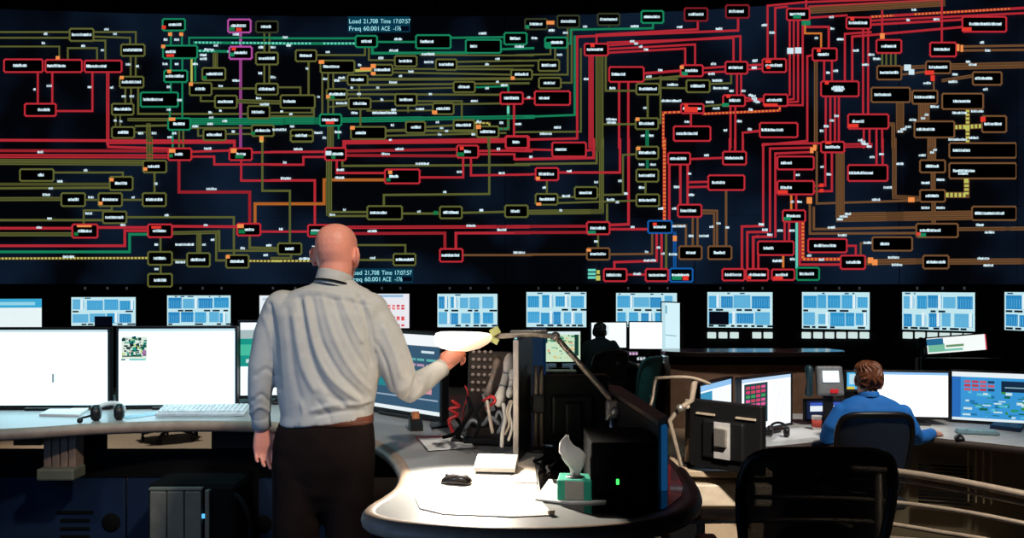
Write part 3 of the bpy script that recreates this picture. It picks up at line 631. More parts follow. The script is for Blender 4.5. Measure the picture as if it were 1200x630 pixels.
# left wing carcass: rail, panels, pillars; the space between rail and top is open
yb = 4.62
mb = MB(); mb.box((-2.05, yb, .52), (3.2, .05, .15), MATTE, bev=.01); obj('cable_tray', mb, parent=desk)
def panel(x0, x1, y0, z0, z1, m, nm, **kw):
    mb = MB(); mb.box(((x0+x1)/2, y0, (z0+z1)/2), (x1-x0, .03, z1-z0), m, bev=.006); return obj(nm, mb, parent=desk, **kw)
panel(-3.6, -2.09, yb, .0, .45, NAVY, 'side_panel'); panel(-2.08, -.75, yb, .0, .45, NAVY, 'side_panel')
for px, py in ((130, 612), (308, 614)):
    p = P(px, py, yb-.02); mb = MB(); mb.lathe([(.0, -.008), (.04, -.008), (.05, 0), (.05, .01), (0, .01)], p, MATTE, 18, 'Y'); obj('cable_grommet', mb, parent=desk)
for k in range(4):
    p = P(88, 600+k*9.5, yb-.016); mb = MB(); mb.box(p, (.16 if k else .2, .01, .018), MATTE, bev=.003); obj('vent_slot', mb, parent=desk)
mb = MB()
a, b2 = P(53, 506, 4.4), P(92, 546, 4.4)
for k in range(4):
    w = (b2.x-a.x)/4; mb.box((a.x+w*(k+.5), 4.42, (a.z+b2.z)/2-.01), (w-.006, .09, a.z-b2.z+.02), BROWN, bev=.006)
obj('pillar', mb, parent=desk, label='brown ribbed pillar')
mb = MB(); c = P(72, 553, 4.38); mb.box(c, (.19, .13, .06), pm('pillar_foot', (92, 92, 78), .6), bev=.01); obj('pillar_foot', mb, parent=desk)
mb = MB(); c = P(40, 520, 4.75); mb.box((c.x-.05, 4.8, .66), (.16, .06, .15), pm('pale_wood', (176, 136, 104), .6), bev=.006); obj('pillar', mb, parent=desk)
mb = MB()
for x in (-3.3, -.95): mb.box((x, 4.95, .37), (.06, .4, .74), MATTE, bev=.01)
obj('leg_frame', mb, parent=desk)
for xa, xb, m_ in ((-2.54, -2.33, MATTE), (-1.72, -1.1, pm('dark_brown_panel', (46, 38, 32), .8))):
    mb = MB(); mb.box(((xa+xb)/2, 4.9, .62), (xb-xa, .03, .2), m_); obj('back_panel', mb, parent=desk)
# computer tower under the left wing
t = thing('computer_tower', 'grey computer tower with blue light, on floor under left desk wing', 'computer', (-1.57, 4.2, 0), 0.)
x0, x1 = P(178, 0, 4.1).x, P(291, 0, 4.1).x
mb = MB(); mb.box((0, .18, .26), (.245*1.8, .4, .51), MATTE, bev=.03); obj('case', mb, parent=t, world=False)
mb = MB()
xa = P(180, 0, 4.15).x+1.57; wx = .044
for k in range(3): mb.box((-.155+k*.085, -.03, .25), (.081, .03, .46), GREYP if False else pm('grey_front', (104, 104, 94), .5), bev=.006)
obj('front_grille', mb, parent=t, world=False, label='grey front with two upright grooves')
mb = MB(); mb.box((.085, -.032, .25), (.022, .03, .47), pm('grey_front', (104, 104, 94), .5), bev=.004); mb.box((-.07, -.03, .49), (.26, .03, .014), pm('grey_front', (104, 104, 94), .5), bev=.003); obj('trim', mb, parent=t, world=False)
mb = MB(); mb.box((.055, -.026, .355), (.035, .016, .02), em((90, 190, 255), 1.3), bev=.003); obj('power_light', mb, parent=t, world=False, label='bright blue power light')
mb = MB(); mb.tube(spline([(.2, 0, .46), (.26, -.04, .42), (.3, -.05, .3), (.27, -.03, .12), (.2, .05, .03)], 6), .012, MATTE); tag(obj('cable', mb, parent=None), '', 'cable')
o = bpy.data.objects['cable']; o.location = (-1.57, 4.2, 0); o['label'] = 'black cable looping beside the grey computer tower'; o['category'] = 'cable'

# ------------------------------------------------------------------ keyboards, mice and papers
KEYB = pm('white_key', (226, 234, 238), .5, scale=30); KEYD = pm('dark_key', (26, 26, 28), .5)
def keyboard(label, c, w, d, yaw, body, key, rows=5, cols=18, alt=None, tilt=.0):
    t = thing('keyboard', label, 'keyboard', c, yaw); t.rotation_euler.x = tilt
    mb = MB(); mb.box((0, 0, .012), (w, d, .02), body, bev=.006); obj('base', mb, parent=t, world=False)
    mb = MB(); kw, kd = (w-.02)/cols, (d-.02)/rows
    for r in range(rows):
        x = 0
        while x < cols:
            n = 5 if (r == 0 and x == 4) else 1
            if True:
                mb.box((-w/2+.01+kw*(x+n/2), -d/2+.01+kd*(r+.5), .0265), (kw*n-.004, kd-.004, .01), (alt if alt and (x*7+r*3) % 5 == 0 else key), bev=.002, seg=1)
            x += n
    obj('keys', mb, parent=t, world=False)
    return t
keyboard('white keyboard in front of the monitor with the small green map', PZ(239, 483, DESK+.012), .475, .135, .03, pm('white_base', (214, 226, 232), .5), KEYB, tilt=.2)
def sheet(name, label, cat, pts, z, m, th=.003, group=None, bev=0.):
    ps = [PZ(x, y, z) for x, y in pts]; c = sum(ps, V())/len(ps); c.z = z
    mb = MB(); mb.prism([(p.x, p.y) for p in ps], z, z+th, m, bev); o = obj(name, mb, base=c); tag(o, label, cat, group); return o
sheet('book', 'thin white book lying before the leftmost desk monitor', 'book', [(46, 487), (92, 488), (105, 479.5), (62, 479)], DESK, WHITE, .012, bev=.002)
sheet('paper_sheet', 'pale paper sheet on the left desk wing behind the white keyboard', 'paper', [(150, 491), (200, 484), (188, 482), (140, 488)], DESK, pm('blue_paper', (150, 190, 205), .7), .002)
# headset between the left monitors
t = thing('headset', 'black and white headset lying between the two left monitors', 'headset', PZ(127, 492, DESK), .3)
mb = MB()
for i, x in enumerate((-.06, .05)):
    mb = MB(); mb.lathe([(0, -.02), (.034, -.02), (.042, -.01), (.042, .015), (.03, .025), (0, .025)], (x, 0, .042), BLACK, 16, 'X'); obj('ear_cup', mb, parent=t, world=False)
mb = MB(); mb.tube([(-.07*math.cos(a), .01+.09*math.sin(a), .045+.03*math.sin(a)) for a in [PI*i/14 for i in range(15)]], .012, WHITE); obj('headband', mb, parent=t, world=False, label='white headband')
mb = MB(); mb.tube(spline([(-.07, 0, .03), (-.13, -.05, .02), (-.12, -.08, .015)], 5), .006, BLACK, round_ends=True); mb.ball((-.12, -.083, .016), .014, BLACK); obj('microphone_boom', mb, parent=t, world=False)
def mouse(label, c, yaw, m):
    t = thing('computer_mouse', label, 'mouse', c, yaw)
    mb = MB(); rings = []
    for i, (y, w, h) in enumerate(((-.056, .012, .010), (-.052, .024, .02), (-.035, .031, .033), (-.005, .031, .038), (.03, .029, .03), (.05, .023, .018), (.056, .01, .009))):
        rings.append([V((w*math.cos(a), y, max(.001, h*math.sin(a)) if math.sin(a) > 0 else .001)) for a in [2*PI*j/16 for j in range(16)]])
    mb.loft(rings, m); obj('body', mb, parent=t, world=False)
    mb = MB(); mb.lathe([(0, -.003), (.007, -.003), (.008, 0), (.007, .003), (0, .003)], (0, .036, .026), GREYP, 12, 'X'); obj('scroll_wheel', mb, parent=t, world=False)
    return t
sheet('desk_pad', 'white desk pad lit brightly by the lamp, mouse on it', 'desk pad', [(498, 556), (486, 583), (492, 596), (520, 603), (600, 606), (648, 604), (632, 584), (627, 558), (618, 552), (560, 551)], DESK, pm('desk_pad', (236, 228, 216), .7, var=.03), .003)
mouse('dark brown mouse lying on the brightly lit white pad', PZ(535, 566, DESK+.003), 1.35, pm('brown_plastic', (44, 34, 30), .35, coat=.3))
sheet('folder', 'red edged folder beneath the papers near the turned monitor', 'folder', [(486, 512), (497, 523), (530, 520), (520, 511)], DESK, pm('folder_red', (205, 58, 50), .6), .004)
sheet('paper_sheet', 'white papers on red folder in front of the turned monitor', 'paper', [(490, 514), (502, 528), (556, 524), (546, 513)], DESK+.005, WHITE, .004)
keyboard('small dark keypad with white keys behind the sloped white box', PZ(558, 517, DESK), .21, .13, -.1, KEYD, KEYB, 4, 9, KEYD)
t = thing('sloped_box', 'white box with sloping front on desk beside the upright divider screen', 'box', PZ(581, 553, DESK), -.1)
mb = MB(); mb.loft([[V((s*.077, y, z)) for y, z in ((-.05, .012), (-.048, .028), (.07, .055), (.085, .012))] for s in (-1, 1)], pm('cream_box', (238, 230, 218), .6), smooth=False); obj('shell', mb, parent=t, world=False)
mb = MB(); mb.box((0, .018, .006), (.14, .11, .012), BLACK); obj('foot', mb, parent=t, world=False, label='black foot')
sheet('paper_sheet', 'cream sheet standing in the light between sloped white box and black sheet', 'paper', [(603, 545), (603, 566), (629, 566), (626, 535)], DESK+.0035, pm('cream', (226, 208, 188), .7), .003)
# black devices by the foot of the turned monitor
t = thing('tape_dispenser', 'small black tape dispenser with orange roll by the foot of turned monitor', 'tape dispenser', PZ(487, 502, DESK), .2)
mb = MB(); mb.loft([[V((s*.03, y, z)) for y, z in ((-.075, .0), (-.075, .025), (-.04, .04), (.01, .06), (.06, .05), (.07, 0))] for s in (-1, 1)], BLACK, smooth=False); obj('body', mb, parent=t, world=False)
mb = MB(); mb.lathe([(.018, -.018), (.036, -.018), (.036, .018), (.018, .018)], (0, .02, .045), pm('orange_roll', (196, 120, 70), .5), 18, 'X'); obj('tape_roll', mb, parent=t, world=False, label='orange tape roll')
o = sheet('notebook', 'black notebook lying behind the tape dispenser', 'notebook', [(506, 503), (530, 500), (524, 495), (504, 497)], DESK, BLACK, .012)

# black sheet added to darken this part of the desk, things on it
sheet('darkening_sheet', 'glossy black sheet added to darken the right part of the curved desk', 'mat', [(640, 522), (630, 556), (634, 580), (660, 594), (700, 606), (742, 607), (780, 596), (798, 582), (800, 570), (793, 556), (785, 545), (740, 524)], DESK,
      pm('gloss_black', (10, 9, 9), .12, coat=.4), .003)
MZ = DESK+.003
sheet('magazine', 'white magazine under the green tissue box', 'magazine', [(627, 586), (643, 563), (714, 566), (710, 589), (668, 591)], MZ, pm('magazine', (222, 220, 214), .6), .006)
t = thing('tissue_box', 'green and grey tissue box with white tissue sticking out, on magazine', 'tissue box', PZ(674, 581, MZ+.0065), -.12)
GRN = pm('tissue_green', (44, 172, 140), .6, var=.15, scale=12); GRT = pm('tissue_grey', (170, 168, 158), .6)
mb = MB()
mb.box((0, 0, .032), (.112, .112, .064), GRN, bev=.003); mb.box((0, -.054, .032), (.062, .008, .06), GRT, bev=.001); mb.box((0, 0, .062), (.062, .1, .006), pm('tissue_top', (70, 176, 150), .6), bev=.001)
obj('carton', mb, parent=t, world=False)
mb = MB(); mb.lathe([(.0, -.0008), (.03, -.0008), (.03, .0008), (0, .0008)], (0, -.005, .0665), BLACK, 20); obj('slot', mb, parent=t, world=False)
mb = MB(); rnd = random.Random(5); n = 14
rings = []
for i, (z, w, dx, dy) in enumerate(((.06, .010, 0, 0), (.085, .018, .004, .004), (.11, .03, -.002, .006), (.135, .038, -.012, .01), (.155, .034, -.022, .012), (.175, .022, -.03, .015), (.19, .006, -.026, .016))):
    ring = []
    for j in range(n):
        a = 2*PI*j/n; r = w*(1+.4*math.sin(3*a+i*.5)+.12*rnd.uniform(-1, 1)); ring.append(V((dx+r*math.cos(a), dy+.42*r*math.sin(a), z+.012*math.sin(2*a+i))))
    rings.append(ring)
mb.loft(rings, pm('tissue', (226, 222, 214), .9, var=.04)); obj('tissue', mb, parent=t, world=False, label='white tissue')
sheet('card', 'small pale card lying at the edge of the black sheet', 'card', [(690, 558), (702, 559), (700, 552), (690, 551)], MZ, WHITE, .004)
mb = MB(); c = PZ(646, 603, DESK); mb.box(c+V((0, 0, .008)), (.022, .012, .014), pm('eraser', (222, 206, 186), .7), rz(.4), bev=.003); tag(obj('eraser', mb, base=c), 'small cream eraser at the front edge of the curved desk', 'eraser')

# tower of black equipment on the black sheet
t = thing('computer_case', 'black computer case with green light, on glossy black sheet', 'computer', (.365, 2.95, MZ), 0.)
mb = MB(); mb.box((0, -.02, .098), (.215, .3, .19), MATTE, bev=.006); obj('case', mb, parent=t, world=False)
mb = MB(); mb.box((-.005, -.1725, .1), (.17, .01, .15), MATTE, bev=.004); obj('front_panel', mb, parent=t, world=False)
mb = MB(); mb.box((-.022, -.18, .068), (.009, .008, .018), em((60, 230, 90), 2.2), bev=.002); obj('power_light', mb, parent=t, world=False, label='green power light')
# partition with brown ledge
t = thing('desk_partition', 'black desk partition with slanting brown top ledge and blue light painted on its end', 'partition', (.47, 3.4, DESK))
poly = [PZ(704, 449, 1.03), PZ(728, 452, 1.03), PZ(783, 487, 1.03), PZ(771, 492, 1.03)]
mb = MB(); mb.prism([(p.x, p.y) for p in poly], DESK, 1.008, BLACK); obj('panel', mb, parent=t)
mb = MB(); mb.prism([(p.x, p.y) for p in poly], 1.009, 1.03, pm('ledge_brown', (112, 88, 76), .5), .004); obj('ledge', mb, parent=t, label='brown top ledge')
mb = MB(); mb.box((.521, 2.945, .895), (.028, .03, .225), pm('panel_blue_glow', (30, 96, 150), .4, emit=(30, 100, 160), es=.35), bev=.004); obj('end_strip', mb, parent=t, label='end strip with a painted blue glow')  # blue light on this end is put into colour and a faint glow
# dark monitors seen from behind on the right half of the desk
monitor('black monitor seen from behind, right of the lamp arm', P(668, 478, 3.75), .3, .27, PI+.12, DESK, (10, 10, 12), [], .2, False, back=False)
t = thing('divider_screen', 'thin upright divider screen with pale edge and black face, right of the phone turret', 'screen', PZ(610, 538, DESK))
mb = MB(); a, b2 = P(604.5, 0, 3.42), P(612.5, 0, 3.5); x0_, x1_ = a.x-t.location.x, P(616, 0, 3.78).x-t.location.x
mb.loft([[V((x0_+.012, -.03, z)), V((x1_+.03, .3, z)), V((x1_+.012, .31, z)), V((x0_-.006, -.02, z))] for z in (.0, 1.266-DESK)], BLACK, smooth=False); obj('panel', mb, parent=t, world=False)
mb = MB(); mb.box((x0_, -.04, (1.266-DESK)/2), (.022, .02, 1.266-DESK), pm('pale_bezel', (214, 198, 184), .45), bev=.004); obj('edge_strip', mb, parent=t, world=False, label='pale upright edge')
monitor('edge-on monitor with faintly glowing dark blue back behind the pale divider edge', P(628, 442, 3.95), .30, .42, 1.28, DESK, (20, 60, 100), [], .3, False, body=pm('back_blue_glow', (14, 62, 100), .45, emit=(10, 60, 100), es=.25))  # blue light on the housing is put into its colour as faint glow
t = thing('monitor_stand', 'pale twin-post metal stand with black collar between black monitors', 'stand', PZ(631, 527, DESK))
mb = MB()
for s in (-1, 1): mb.tube([(s*.0115, 0, .012), (s*.0115, 0, .36)], .0095, TAN, 12)
obj('post', mb, parent=t, world=False)
mb = MB(); mb.box((0, 0, .2), (.06, .05, .08), BLACK, bev=.008); obj('collar', mb, parent=t, world=False)
mb = MB(); mb.lathe([(0, 0), (.07, 0), (.07, .008), (.02, .014), (0, .014)], (0, 0, 0), BLACK, 24); obj('foot', mb, parent=t, world=False)
# tangled cables: each one its own thing
rnd = random.Random(21)
def cable(label, pts, r, m, group=None, k=6):
    mb = MB(); sp = spline(pts, k); mb.tube(sp, r, m, 8, round_ends=True); o = obj('cable', mb, base=sp[0]); tag(o, label, 'cable', group); return o
for i in range(9):
    d = rnd.uniform(3.0, 3.45); x = rnd.uniform(.1, .22); p = [V((x+rnd.uniform(-.04, .04)+.02*j, d+.06*j+rnd.uniform(-.03, .03), MZ+.008+.006*(i % 4)+abs(rnd.gauss(0, .008)))) for j in range(6)]
    cable('black cable in the tangle on the black sheet behind the tissue box', p, .006, MATTE, 'black cables tangled on the mat')
t = thing('desk_radio', 'small black radio with metal handle on the dark desk behind tissue box', 'radio', PZ(676, 514, MZ), .2)
mb = MB(); mb.box((0, 0, .05), (.16, .07, .1), BLACK, bev=.012); obj('body', mb, parent=t, world=False)
mb = MB(); mb.tube(spline([(-.08, 0, .07), (-.08, 0, .125), (0, 0, .135), (.08, 0, .125), (.08, 0, .07)], 4), .005, STEEL); obj('handle', mb, parent=t, world=False, label='pale metal handle')
mb = MB()
for i in range(3): mb.lathe([(0, 0), (.009, 0), (.008, .012), (0, .012)], (-.05+.05*i, -.047, .03), STEEL, 12, 'Y')
obj('knob', mb, parent=t, world=False)

# ------------------------------------------------------------------ phone turret left of the edge-on monitor
DBR = pm('dark_brown_plastic', (58, 44, 36), .45)
t = thing('phone_turret', 'dark brown phone turret with round buttons, upright on desk left of the divider screen', 'telephone', PZ(572, 522, DESK), -.15)
R = Matrix.Rotation(-.16, 3, 'X')
mb = MB(); mb.box((0, .05, .21), (.2, .05, .40), DBR, R, bev=.012); mb.box((0, .07, .02), (.22, .16, .04), BLACK, bev=.01); obj('body', mb, parent=t, world=False)
for r in range(6):
    for q in range(4):
        mb = MB(); p = V((-.075+q*.026, .02, .21))+R @ V((0, 0, .03+.17-r*.034+0)); mb.ball(p+V((0, -.003, 0)), (.0085, .007, .0085), pm('button_grey', (176, 158, 146), .4), 10, 6); obj('button', mb, parent=t, world=False)
mb = MB(); mb.box((.0, .012, .19), (.042, .008, .085), WHITE, R @ Matrix.Rotation(-.28, 3, 'Y'), bev=.004); mb.box((.003, .007, .2), (.011, .006, .014), BLACK, R, bev=.002); obj('label_card', mb, parent=t, world=False, label='white label card')
def handset(label, p0, p1, m, r=.02, group=None):
    t = thing('telephone_handset', label, 'handset', p0, 0., group)
    p0, p1 = V(p0), V(p1); ax = (p1-p0); L = ax.length
    mb = MB(); mid = [V((0, 0, 0)), ax*.12+V((0, -.012, 0)), ax*.3, ax*.7, ax*.88+V((0, -.012, 0)), ax*1.]
    mb.tube(mid, [r*1.25, r*1.3, r*.85, r*.85, r*1.3, r*1.25], m, 12, round_ends=True); obj('grip', mb, parent=t, world=False)
    mb = MB(); mb.tube([ax*.34, ax*.37], r*1.02, GREYP, 12); mb.tube([ax*.63, ax*.66], r*1.02, GREYP, 12); obj('ring', mb, parent=t, world=False)
    return t
IV = pm('ivory', (214, 206, 192), .4)
handset('ivory handset hanging upright, nearest to the pale divider edge', P(585, 470, 3.52), P(598, 420, 3.56), IV, .019)
handset('grey brown handset leaning left of the ivory one', P(571, 462, 3.56), P(583, 421, 3.6), pm('taupe', (128, 112, 100), .45), .012)
handset('short cream handset low beside the pale divider edge', P(597, 462, 3.46), P(601, 436, 3.47), IV, .012)
DRED = pm('dark_red_cable', (150, 24, 28), .5)
for i, (pts, m, r, lab) in enumerate((
    ([P(530, 505, 3.6), P(526, 492, 3.58), P(536, 486, 3.6), P(527, 479, 3.58), P(538, 476, 3.6), P(530, 470, 3.58)], DRED, .008, 'red cable coiled low beside the turned monitor'),
    ([P(541, 503, 3.62), P(543, 480, 3.62), P(548, 462, 3.6), P(545, 452, 3.6)], DRED, .004, 'red cable running up the left side of the phone turret'),
    ([P(566, 470, 3.52), P(576, 464, 3.5), P(580, 470, 3.5), P(570, 478, 3.52)], RED, .006, 'red cable looped under the white label card'),
    ([P(571, 470, 3.5), P(574, 490, 3.48), P(577, 506, 3.48)], TAN, .007, 'tan cable straight below the label card'),
    ([P(590, 474, 3.45), P(592, 490, 3.43), P(589, 505, 3.4), P(588, 522, 3.38)], IV, .008, 'ivory cable running down to the desk from the ivory handset'),
    ([P(598, 470, 3.42), P(594, 482, 3.42), P(597, 496, 3.42), P(592, 508, 3.42)], TAN, .006, 'tan cable closest to the pale divider edge'),
    ([P(540, 515, 3.62), P(535, 505, 3.66), P(548, 496, 3.64), P(560, 500, 3.62), P(575, 497, 3.6)], MATTE, .008, 'black cable lying at the foot of the phone turret'),
    ([P(520, 512, 3.75), P(532, 508, 3.72), P(540, 498, 3.7), P(533, 488, 3.7)], MATTE, .008, 'black cable looping up near the red coil'),
    ([P(546, 500, 3.58), P(554, 492, 3.55), P(566, 497, 3.56), P(574, 488, 3.54), P(584, 496, 3.54)], GREYP, .008, 'grey cable trailing under the turret buttons'),
    ([P(536, 512, 3.6), P(544, 494, 3.57), P(552, 480, 3.56), P(549, 466, 3.57)], MATTE, .009, 'black cable rising beside the turret buttons'),
    ([P(556, 512, 3.52), P(562, 496, 3.5), P(558, 484, 3.5), P(566, 472, 3.5)], MATTE, .008, 'black cable rising below the label card'),
    ([P(596, 515, 3.4), P(600, 500, 3.42), P(597, 484, 3.42), P(600, 470, 3.43)], IV, .006, 'thin ivory cable just left of the divider edge'),
    ([P(581, 490, 3.5), P(585, 482, 3.49), P(590, 492, 3.48), P(584, 506, 3.48)], GREYP, .007, 'grey cable looped between the tan and ivory cables'))):
    cable(lab, pts, r, m)

# ------------------------------------------------------------------ the lamp the man is holding
LD = 3.5
t = thing('desk_lamp', 'glowing white arm lamp held by the bald man over the curved desk', 'lamp', (P(717, 0, 3.6).x, 3.6, DESK))
mb = MB(); b0 = P(717, 480, 3.6); mb.tube([(b0.x, 3.6, DESK+.01), b0], .012, STEEL); mb.lathe([(0, 0), (.05, 0), (.05, .014), (.015, .022), (0, .022)], (b0.x, 3.6, DESK), BLACK, 20); obj('post', mb, parent=t)
mb = MB(); mb.box(P(717, 479, 3.58), (.05, .05, .075), TAN, bev=.01); mb.ball(P(721, 482, 3.55), .02, STEEL); mb.tube([P(712, 490, 3.57), P(724, 472, 3.57)], .011, TAN, round_ends=True); obj('joint', mb, parent=t)
mb = MB(); mb.tube([P(714, 466, 3.58), P(697, 446, 3.57), P(651, 394, 3.53)], .012, TAN, round_ends=True); obj('lower_arm', mb, parent=t)
mb = MB(); mb.tube([P(652, 394, 3.52), P(620, 391.5, 3.51), P(574, 394.5, LD)], .011, TAN, round_ends=True); mb.tube([P(600, 388.5, 3.52), P(640, 388, 3.53)], .008, STEEL, round_ends=True); obj('upper_arm', mb, parent=t)
mb = MB(); mb.ball(P(651, 394, 3.515), .02, TAN); obj('elbow_joint', mb, parent=t)
GLOW = em((255, 244, 230), 3., True)
mb = MB(); rings = []
for px, py, rw, rh in ((577, 395, .012, .012), (571, 396.5, .03, .023), (562, 398.5, .05, .034), (547, 400, .066, .041), (530, 399.5, .07, .040), (517, 398, .06, .034), (511, 397, .04, .024), (509.5, 397, .02, .014)):
    c = P(px, py, LD); rings.append([c+V((0, rw*math.cos(a), rh*math.sin(a))) for a in [2*PI*j/20 for j in range(20)]])
GLOW = GLOW.copy(); GLOW.name = 'lamp_glow'
nt = GLOW.node_tree; N = nt.nodes; b = N['Principled BSDF']
tc = N.new('ShaderNodeTexCoord'); sx = N.new('ShaderNodeSeparateXYZ'); nt.links.new(tc.outputs['Generated'], sx.inputs[0])
ad = N.new('ShaderNodeMath'); ad.operation = 'SUBTRACT'; nt.links.new(sx.outputs['X'], ad.inputs[0])
ml = N.new('ShaderNodeMath'); ml.operation = 'MULTIPLY'; ml.inputs[1].default_value = .75; nt.links.new(sx.outputs['Z'], ml.inputs[0]); nt.links.new(ml.outputs[0], ad.inputs[1])
cr = N.new('ShaderNodeValToRGB'); e = cr.color_ramp.elements
e[0].position = .0; e[0].color = (1, .95, .86, 1); e[1].position = 1.; e[1].color = (.10, .06, .035, 1)
k = e.new(.3); k.color = (1, .9, .76, 1); k = e.new(.62); k.color = (.42, .28, .18, 1)
mr = N.new('ShaderNodeMapRange'); mr.inputs['From Min'].default_value = -.45; mr.inputs['From Max'].default_value = .85; nt.links.new(ad.outputs[0], mr.inputs['Value'])
nt.links.new(mr.outputs['Result'], cr.inputs['Fac']); nt.links.new(cr.outputs['Color'], b.inputs['Emission Color'])
b.inputs['Emission Strength'].default_value = 4.2
mb.loft(rings, GLOW); obj('lamp_shade', mb, parent=t, label='glowing white shade')
mb = MB(); mb.box(P(580, 388, LD-.02), (.04, .006, .03), pm('yellow_tag', (216, 214, 130), .6), Matrix.Rotation(-.5, 3, 'Y'), bev=.001); mb.box(P(580, 399, LD-.02), (.03, .006, .024), pm('yellow_tag', (216, 214, 130), .6), Matrix.Rotation(.5, 3, 'Y'), bev=.001); obj('tag', mb, parent=t, label='pale yellow tag')
# ------------------------------------------------------------------ right side, on the sunken floor
LD_ = LOW+.75
t = thing('side_desk', 'beige desk on the sunken floor carrying the black monitor seen from behind', 'desk', (1.35, 5.1, LOW))
f = [PZ(x, y, LD_) for x, y in [(770, 530), (782, 541), (796, 549), (815, 551.5), (860, 552), (905, 552)]]
mb = MB(); mb.prism([(p.x, p.y) for p in spline(f, 4)]+[(1.5, 5.35), (.98, 5.35)], LD_-.035, LD_, BEIGE, .006); obj('worktop', mb, parent=t)
mb = MB(); mb.prism([(.95, 5.0), (1.48, 5.0), (1.48, 5.3), (.95, 5.3)], .17, LD_-.036, pm('beige_apron', (200, 184, 162), .5)); mb.prism([(1.02, 4.86), (1.48, 4.86), (1.48, 5.0), (1.02, 5.0)], .22, .345, pm('beige_apron', (200, 184, 162), .5), .01); obj('apron', mb, parent=t)
mb = MB(); mb.box((1.29, 5.13, -.1), (.36, .3, .44), BEIGE, bev=.006); obj('cabinet', mb, parent=t)
mb = MB(); mb.box((1.0, 5.13, -.08), (.16, .3, .5), MATTE, bev=.006); obj('leg_panel', mb, parent=t)
le, re = P(813, 506, 4.93), P(897, 512, 4.62)
monitor('black monitor seen from behind on beige desk, left of the near chair', ((le.x+re.x)/2, (le.y+re.y)/2, .64), math.hypot(re.x-le.x, re.y-le.y)-.03, .345, math.atan2(re.y-le.y, re.x-le.x)+PI, LD_, (20, 24, 30), [], .3, False, back=True, frame=.016, stand=False)
t = thing('monitor_pole', 'upright metal pole with side arm left of the black monitor back', 'pole', PZ(806, 545, LD_), 0.)
mb = MB(); mb.tube([(0, 0, .005), (0, 0, .39)], .016, TAN, 14); obj('pole', mb, parent=t, world=False)
mb = MB(); mb.lathe([(0, 0), (.045, 0), (.045, .012), (.02, .02), (0, .02)], (0, 0, 0), BLACK, 18); obj('foot', mb, parent=t, world=False)
mb = MB(); mb.tube([(0, -.02, .17), (.13, -.03, .165)], .013, TAN, round_ends=True); mb.ball((.13, -.03, .165), .022, BLACK); obj('side_arm', mb, parent=t, world=False)
t = thing('articulated_arm', 'bent pale metal tube arm rising behind the brown ledge', 'arm', P(749, 499, 4.6))
mb = MB(); mb.tube(spline([P(747, 503, 4.6), P(763, 473, 4.65), P(768, 446, 4.7), P(774, 442.5, 4.7), P(808, 442, 4.75), P(831, 449, 4.8)], 5), .009, TAN, round_ends=True); obj('tube', mb, parent=t)
mb = MB(); mb.tube([P(814, 446, 4.78), P(811, 468, 4.8), P(797, 478, 4.82), P(785, 492, 4.84), P(798, 545, 4.9)], [.018, .016, .014, .013, .012], TAN, round_ends=True); mb.ball(P(797, 478, 4.8), .024, STEEL); obj('bracket', mb, parent=t)
mb = MB(); c = PZ(797, 538, LD_); mb.ball(c+V((0, 0, .022)), .022, WHITE); tag(obj('ball', mb, base=c), 'small white ball on the beige desk by the metal pole', 'ball')
sheet('paper_sheet', 'blue white paper on beige desk in front of the black monitor back', 'paper', [(812, 547), (838, 549), (848, 545), (826, 542)], LD_, pm('blue_paper', (150, 190, 205), .7), .003)

# seated man's desk
t = thing('operator_desk', 'curved desk with beige vented front where the man in blue sits', 'desk', (2.6, 6.3, LOW))
f = spline([PZ(x, y, LD_) for x, y in [(880, 524), (920, 521), (955, 517), (985, 511), (1030, 509), (1075, 510), (1100, 513), (1160, 519), (1260, 530)]], 4)
mb = MB(); mb.prism([(p.x, p.y) for p in f]+[(4.4, 6.4), (4.2, 7.0), (1.75, 7.0), (1.7, 6.5)], LD_-.04, LD_, pm('desk_top_pale', (196, 196, 192), .45)); obj('worktop', mb, parent=t)
mb = MB(); mb.tube([V((p.x, p.y, LD_-.025)) for p in f], .024, pm('dark_edge', (70, 58, 50), .5)); obj('edge_band', mb, parent=t, label='dark edge band')
OLV = pm('olive_panel', (96, 84, 62), .6, scale=6)
mb = MB(); mb.box((3.35, 6.0, .02), (1.5, .04, .7), OLV, rz(-.28), bev=.006); obj('front_panel', mb, parent=t)
mb = MB(); mb.box((1.98, 6.0, .02), (.5, .04, .7), OLV, rz(.1), bev=.006); obj('front_panel', mb, parent=t)
for k in range(4):
    for j in range(2):
        c = P(1110, 547+j*31+k*4.2, 5.94); mb = MB(); mb.box((c.x, 5.97, c.z), (.34, .02, .013), MATTE, rz(-.28), bev=.002); obj('vent_slot', mb, parent=t)
for k in range(4):
    c = P(1141+k*7, 560, 5.85); mb = MB(); mb.box((c.x, 5.92-.014*k*1.5, c.z), (.012, .02, .36), pm('olive_rib', (120, 106, 80), .6), rz(-.28), bev=.003); obj('panel_rib', mb, parent=t)
R = [(.0, .94, 1, 1, (150, 200, 250))]
monitor('blank white monitor right of the brown-haired man\'s head', P(1068, 462, 6.45), .52, .335, -.16, LD_, (252, 254, 255), R, 1.5)
rnd = random.Random(4)
R = [(0, .9, 1, 1, (235, 245, 250)), (0, 0, 1, .06, (225, 240, 248)), (0, .06, .1, .9, (40, 110, 190))]
for v in (.78, .7, .62):
    for j in range(4): R.append((.14+j*.09, v, .14+j*.09+.075, v+.05, rnd.choice(((200, 90, 110), (190, 60, 80), (40, 60, 90)))))
for j in range(70):
    u, v = rnd.uniform(.12, .9), rnd.uniform(.08, .58); R.append((u, v, u+rnd.uniform(.02, .1), v+rnd.uniform(.01, .06), rnd.choice(((40, 150, 120), (30, 110, 160), (90, 190, 220), (200, 230, 235), (20, 100, 80), (60, 140, 60)))))
R += [(.56, .62, .97, .84, (20, 44, 70)), (.6, .7, .9, .72, (150, 190, 200))]
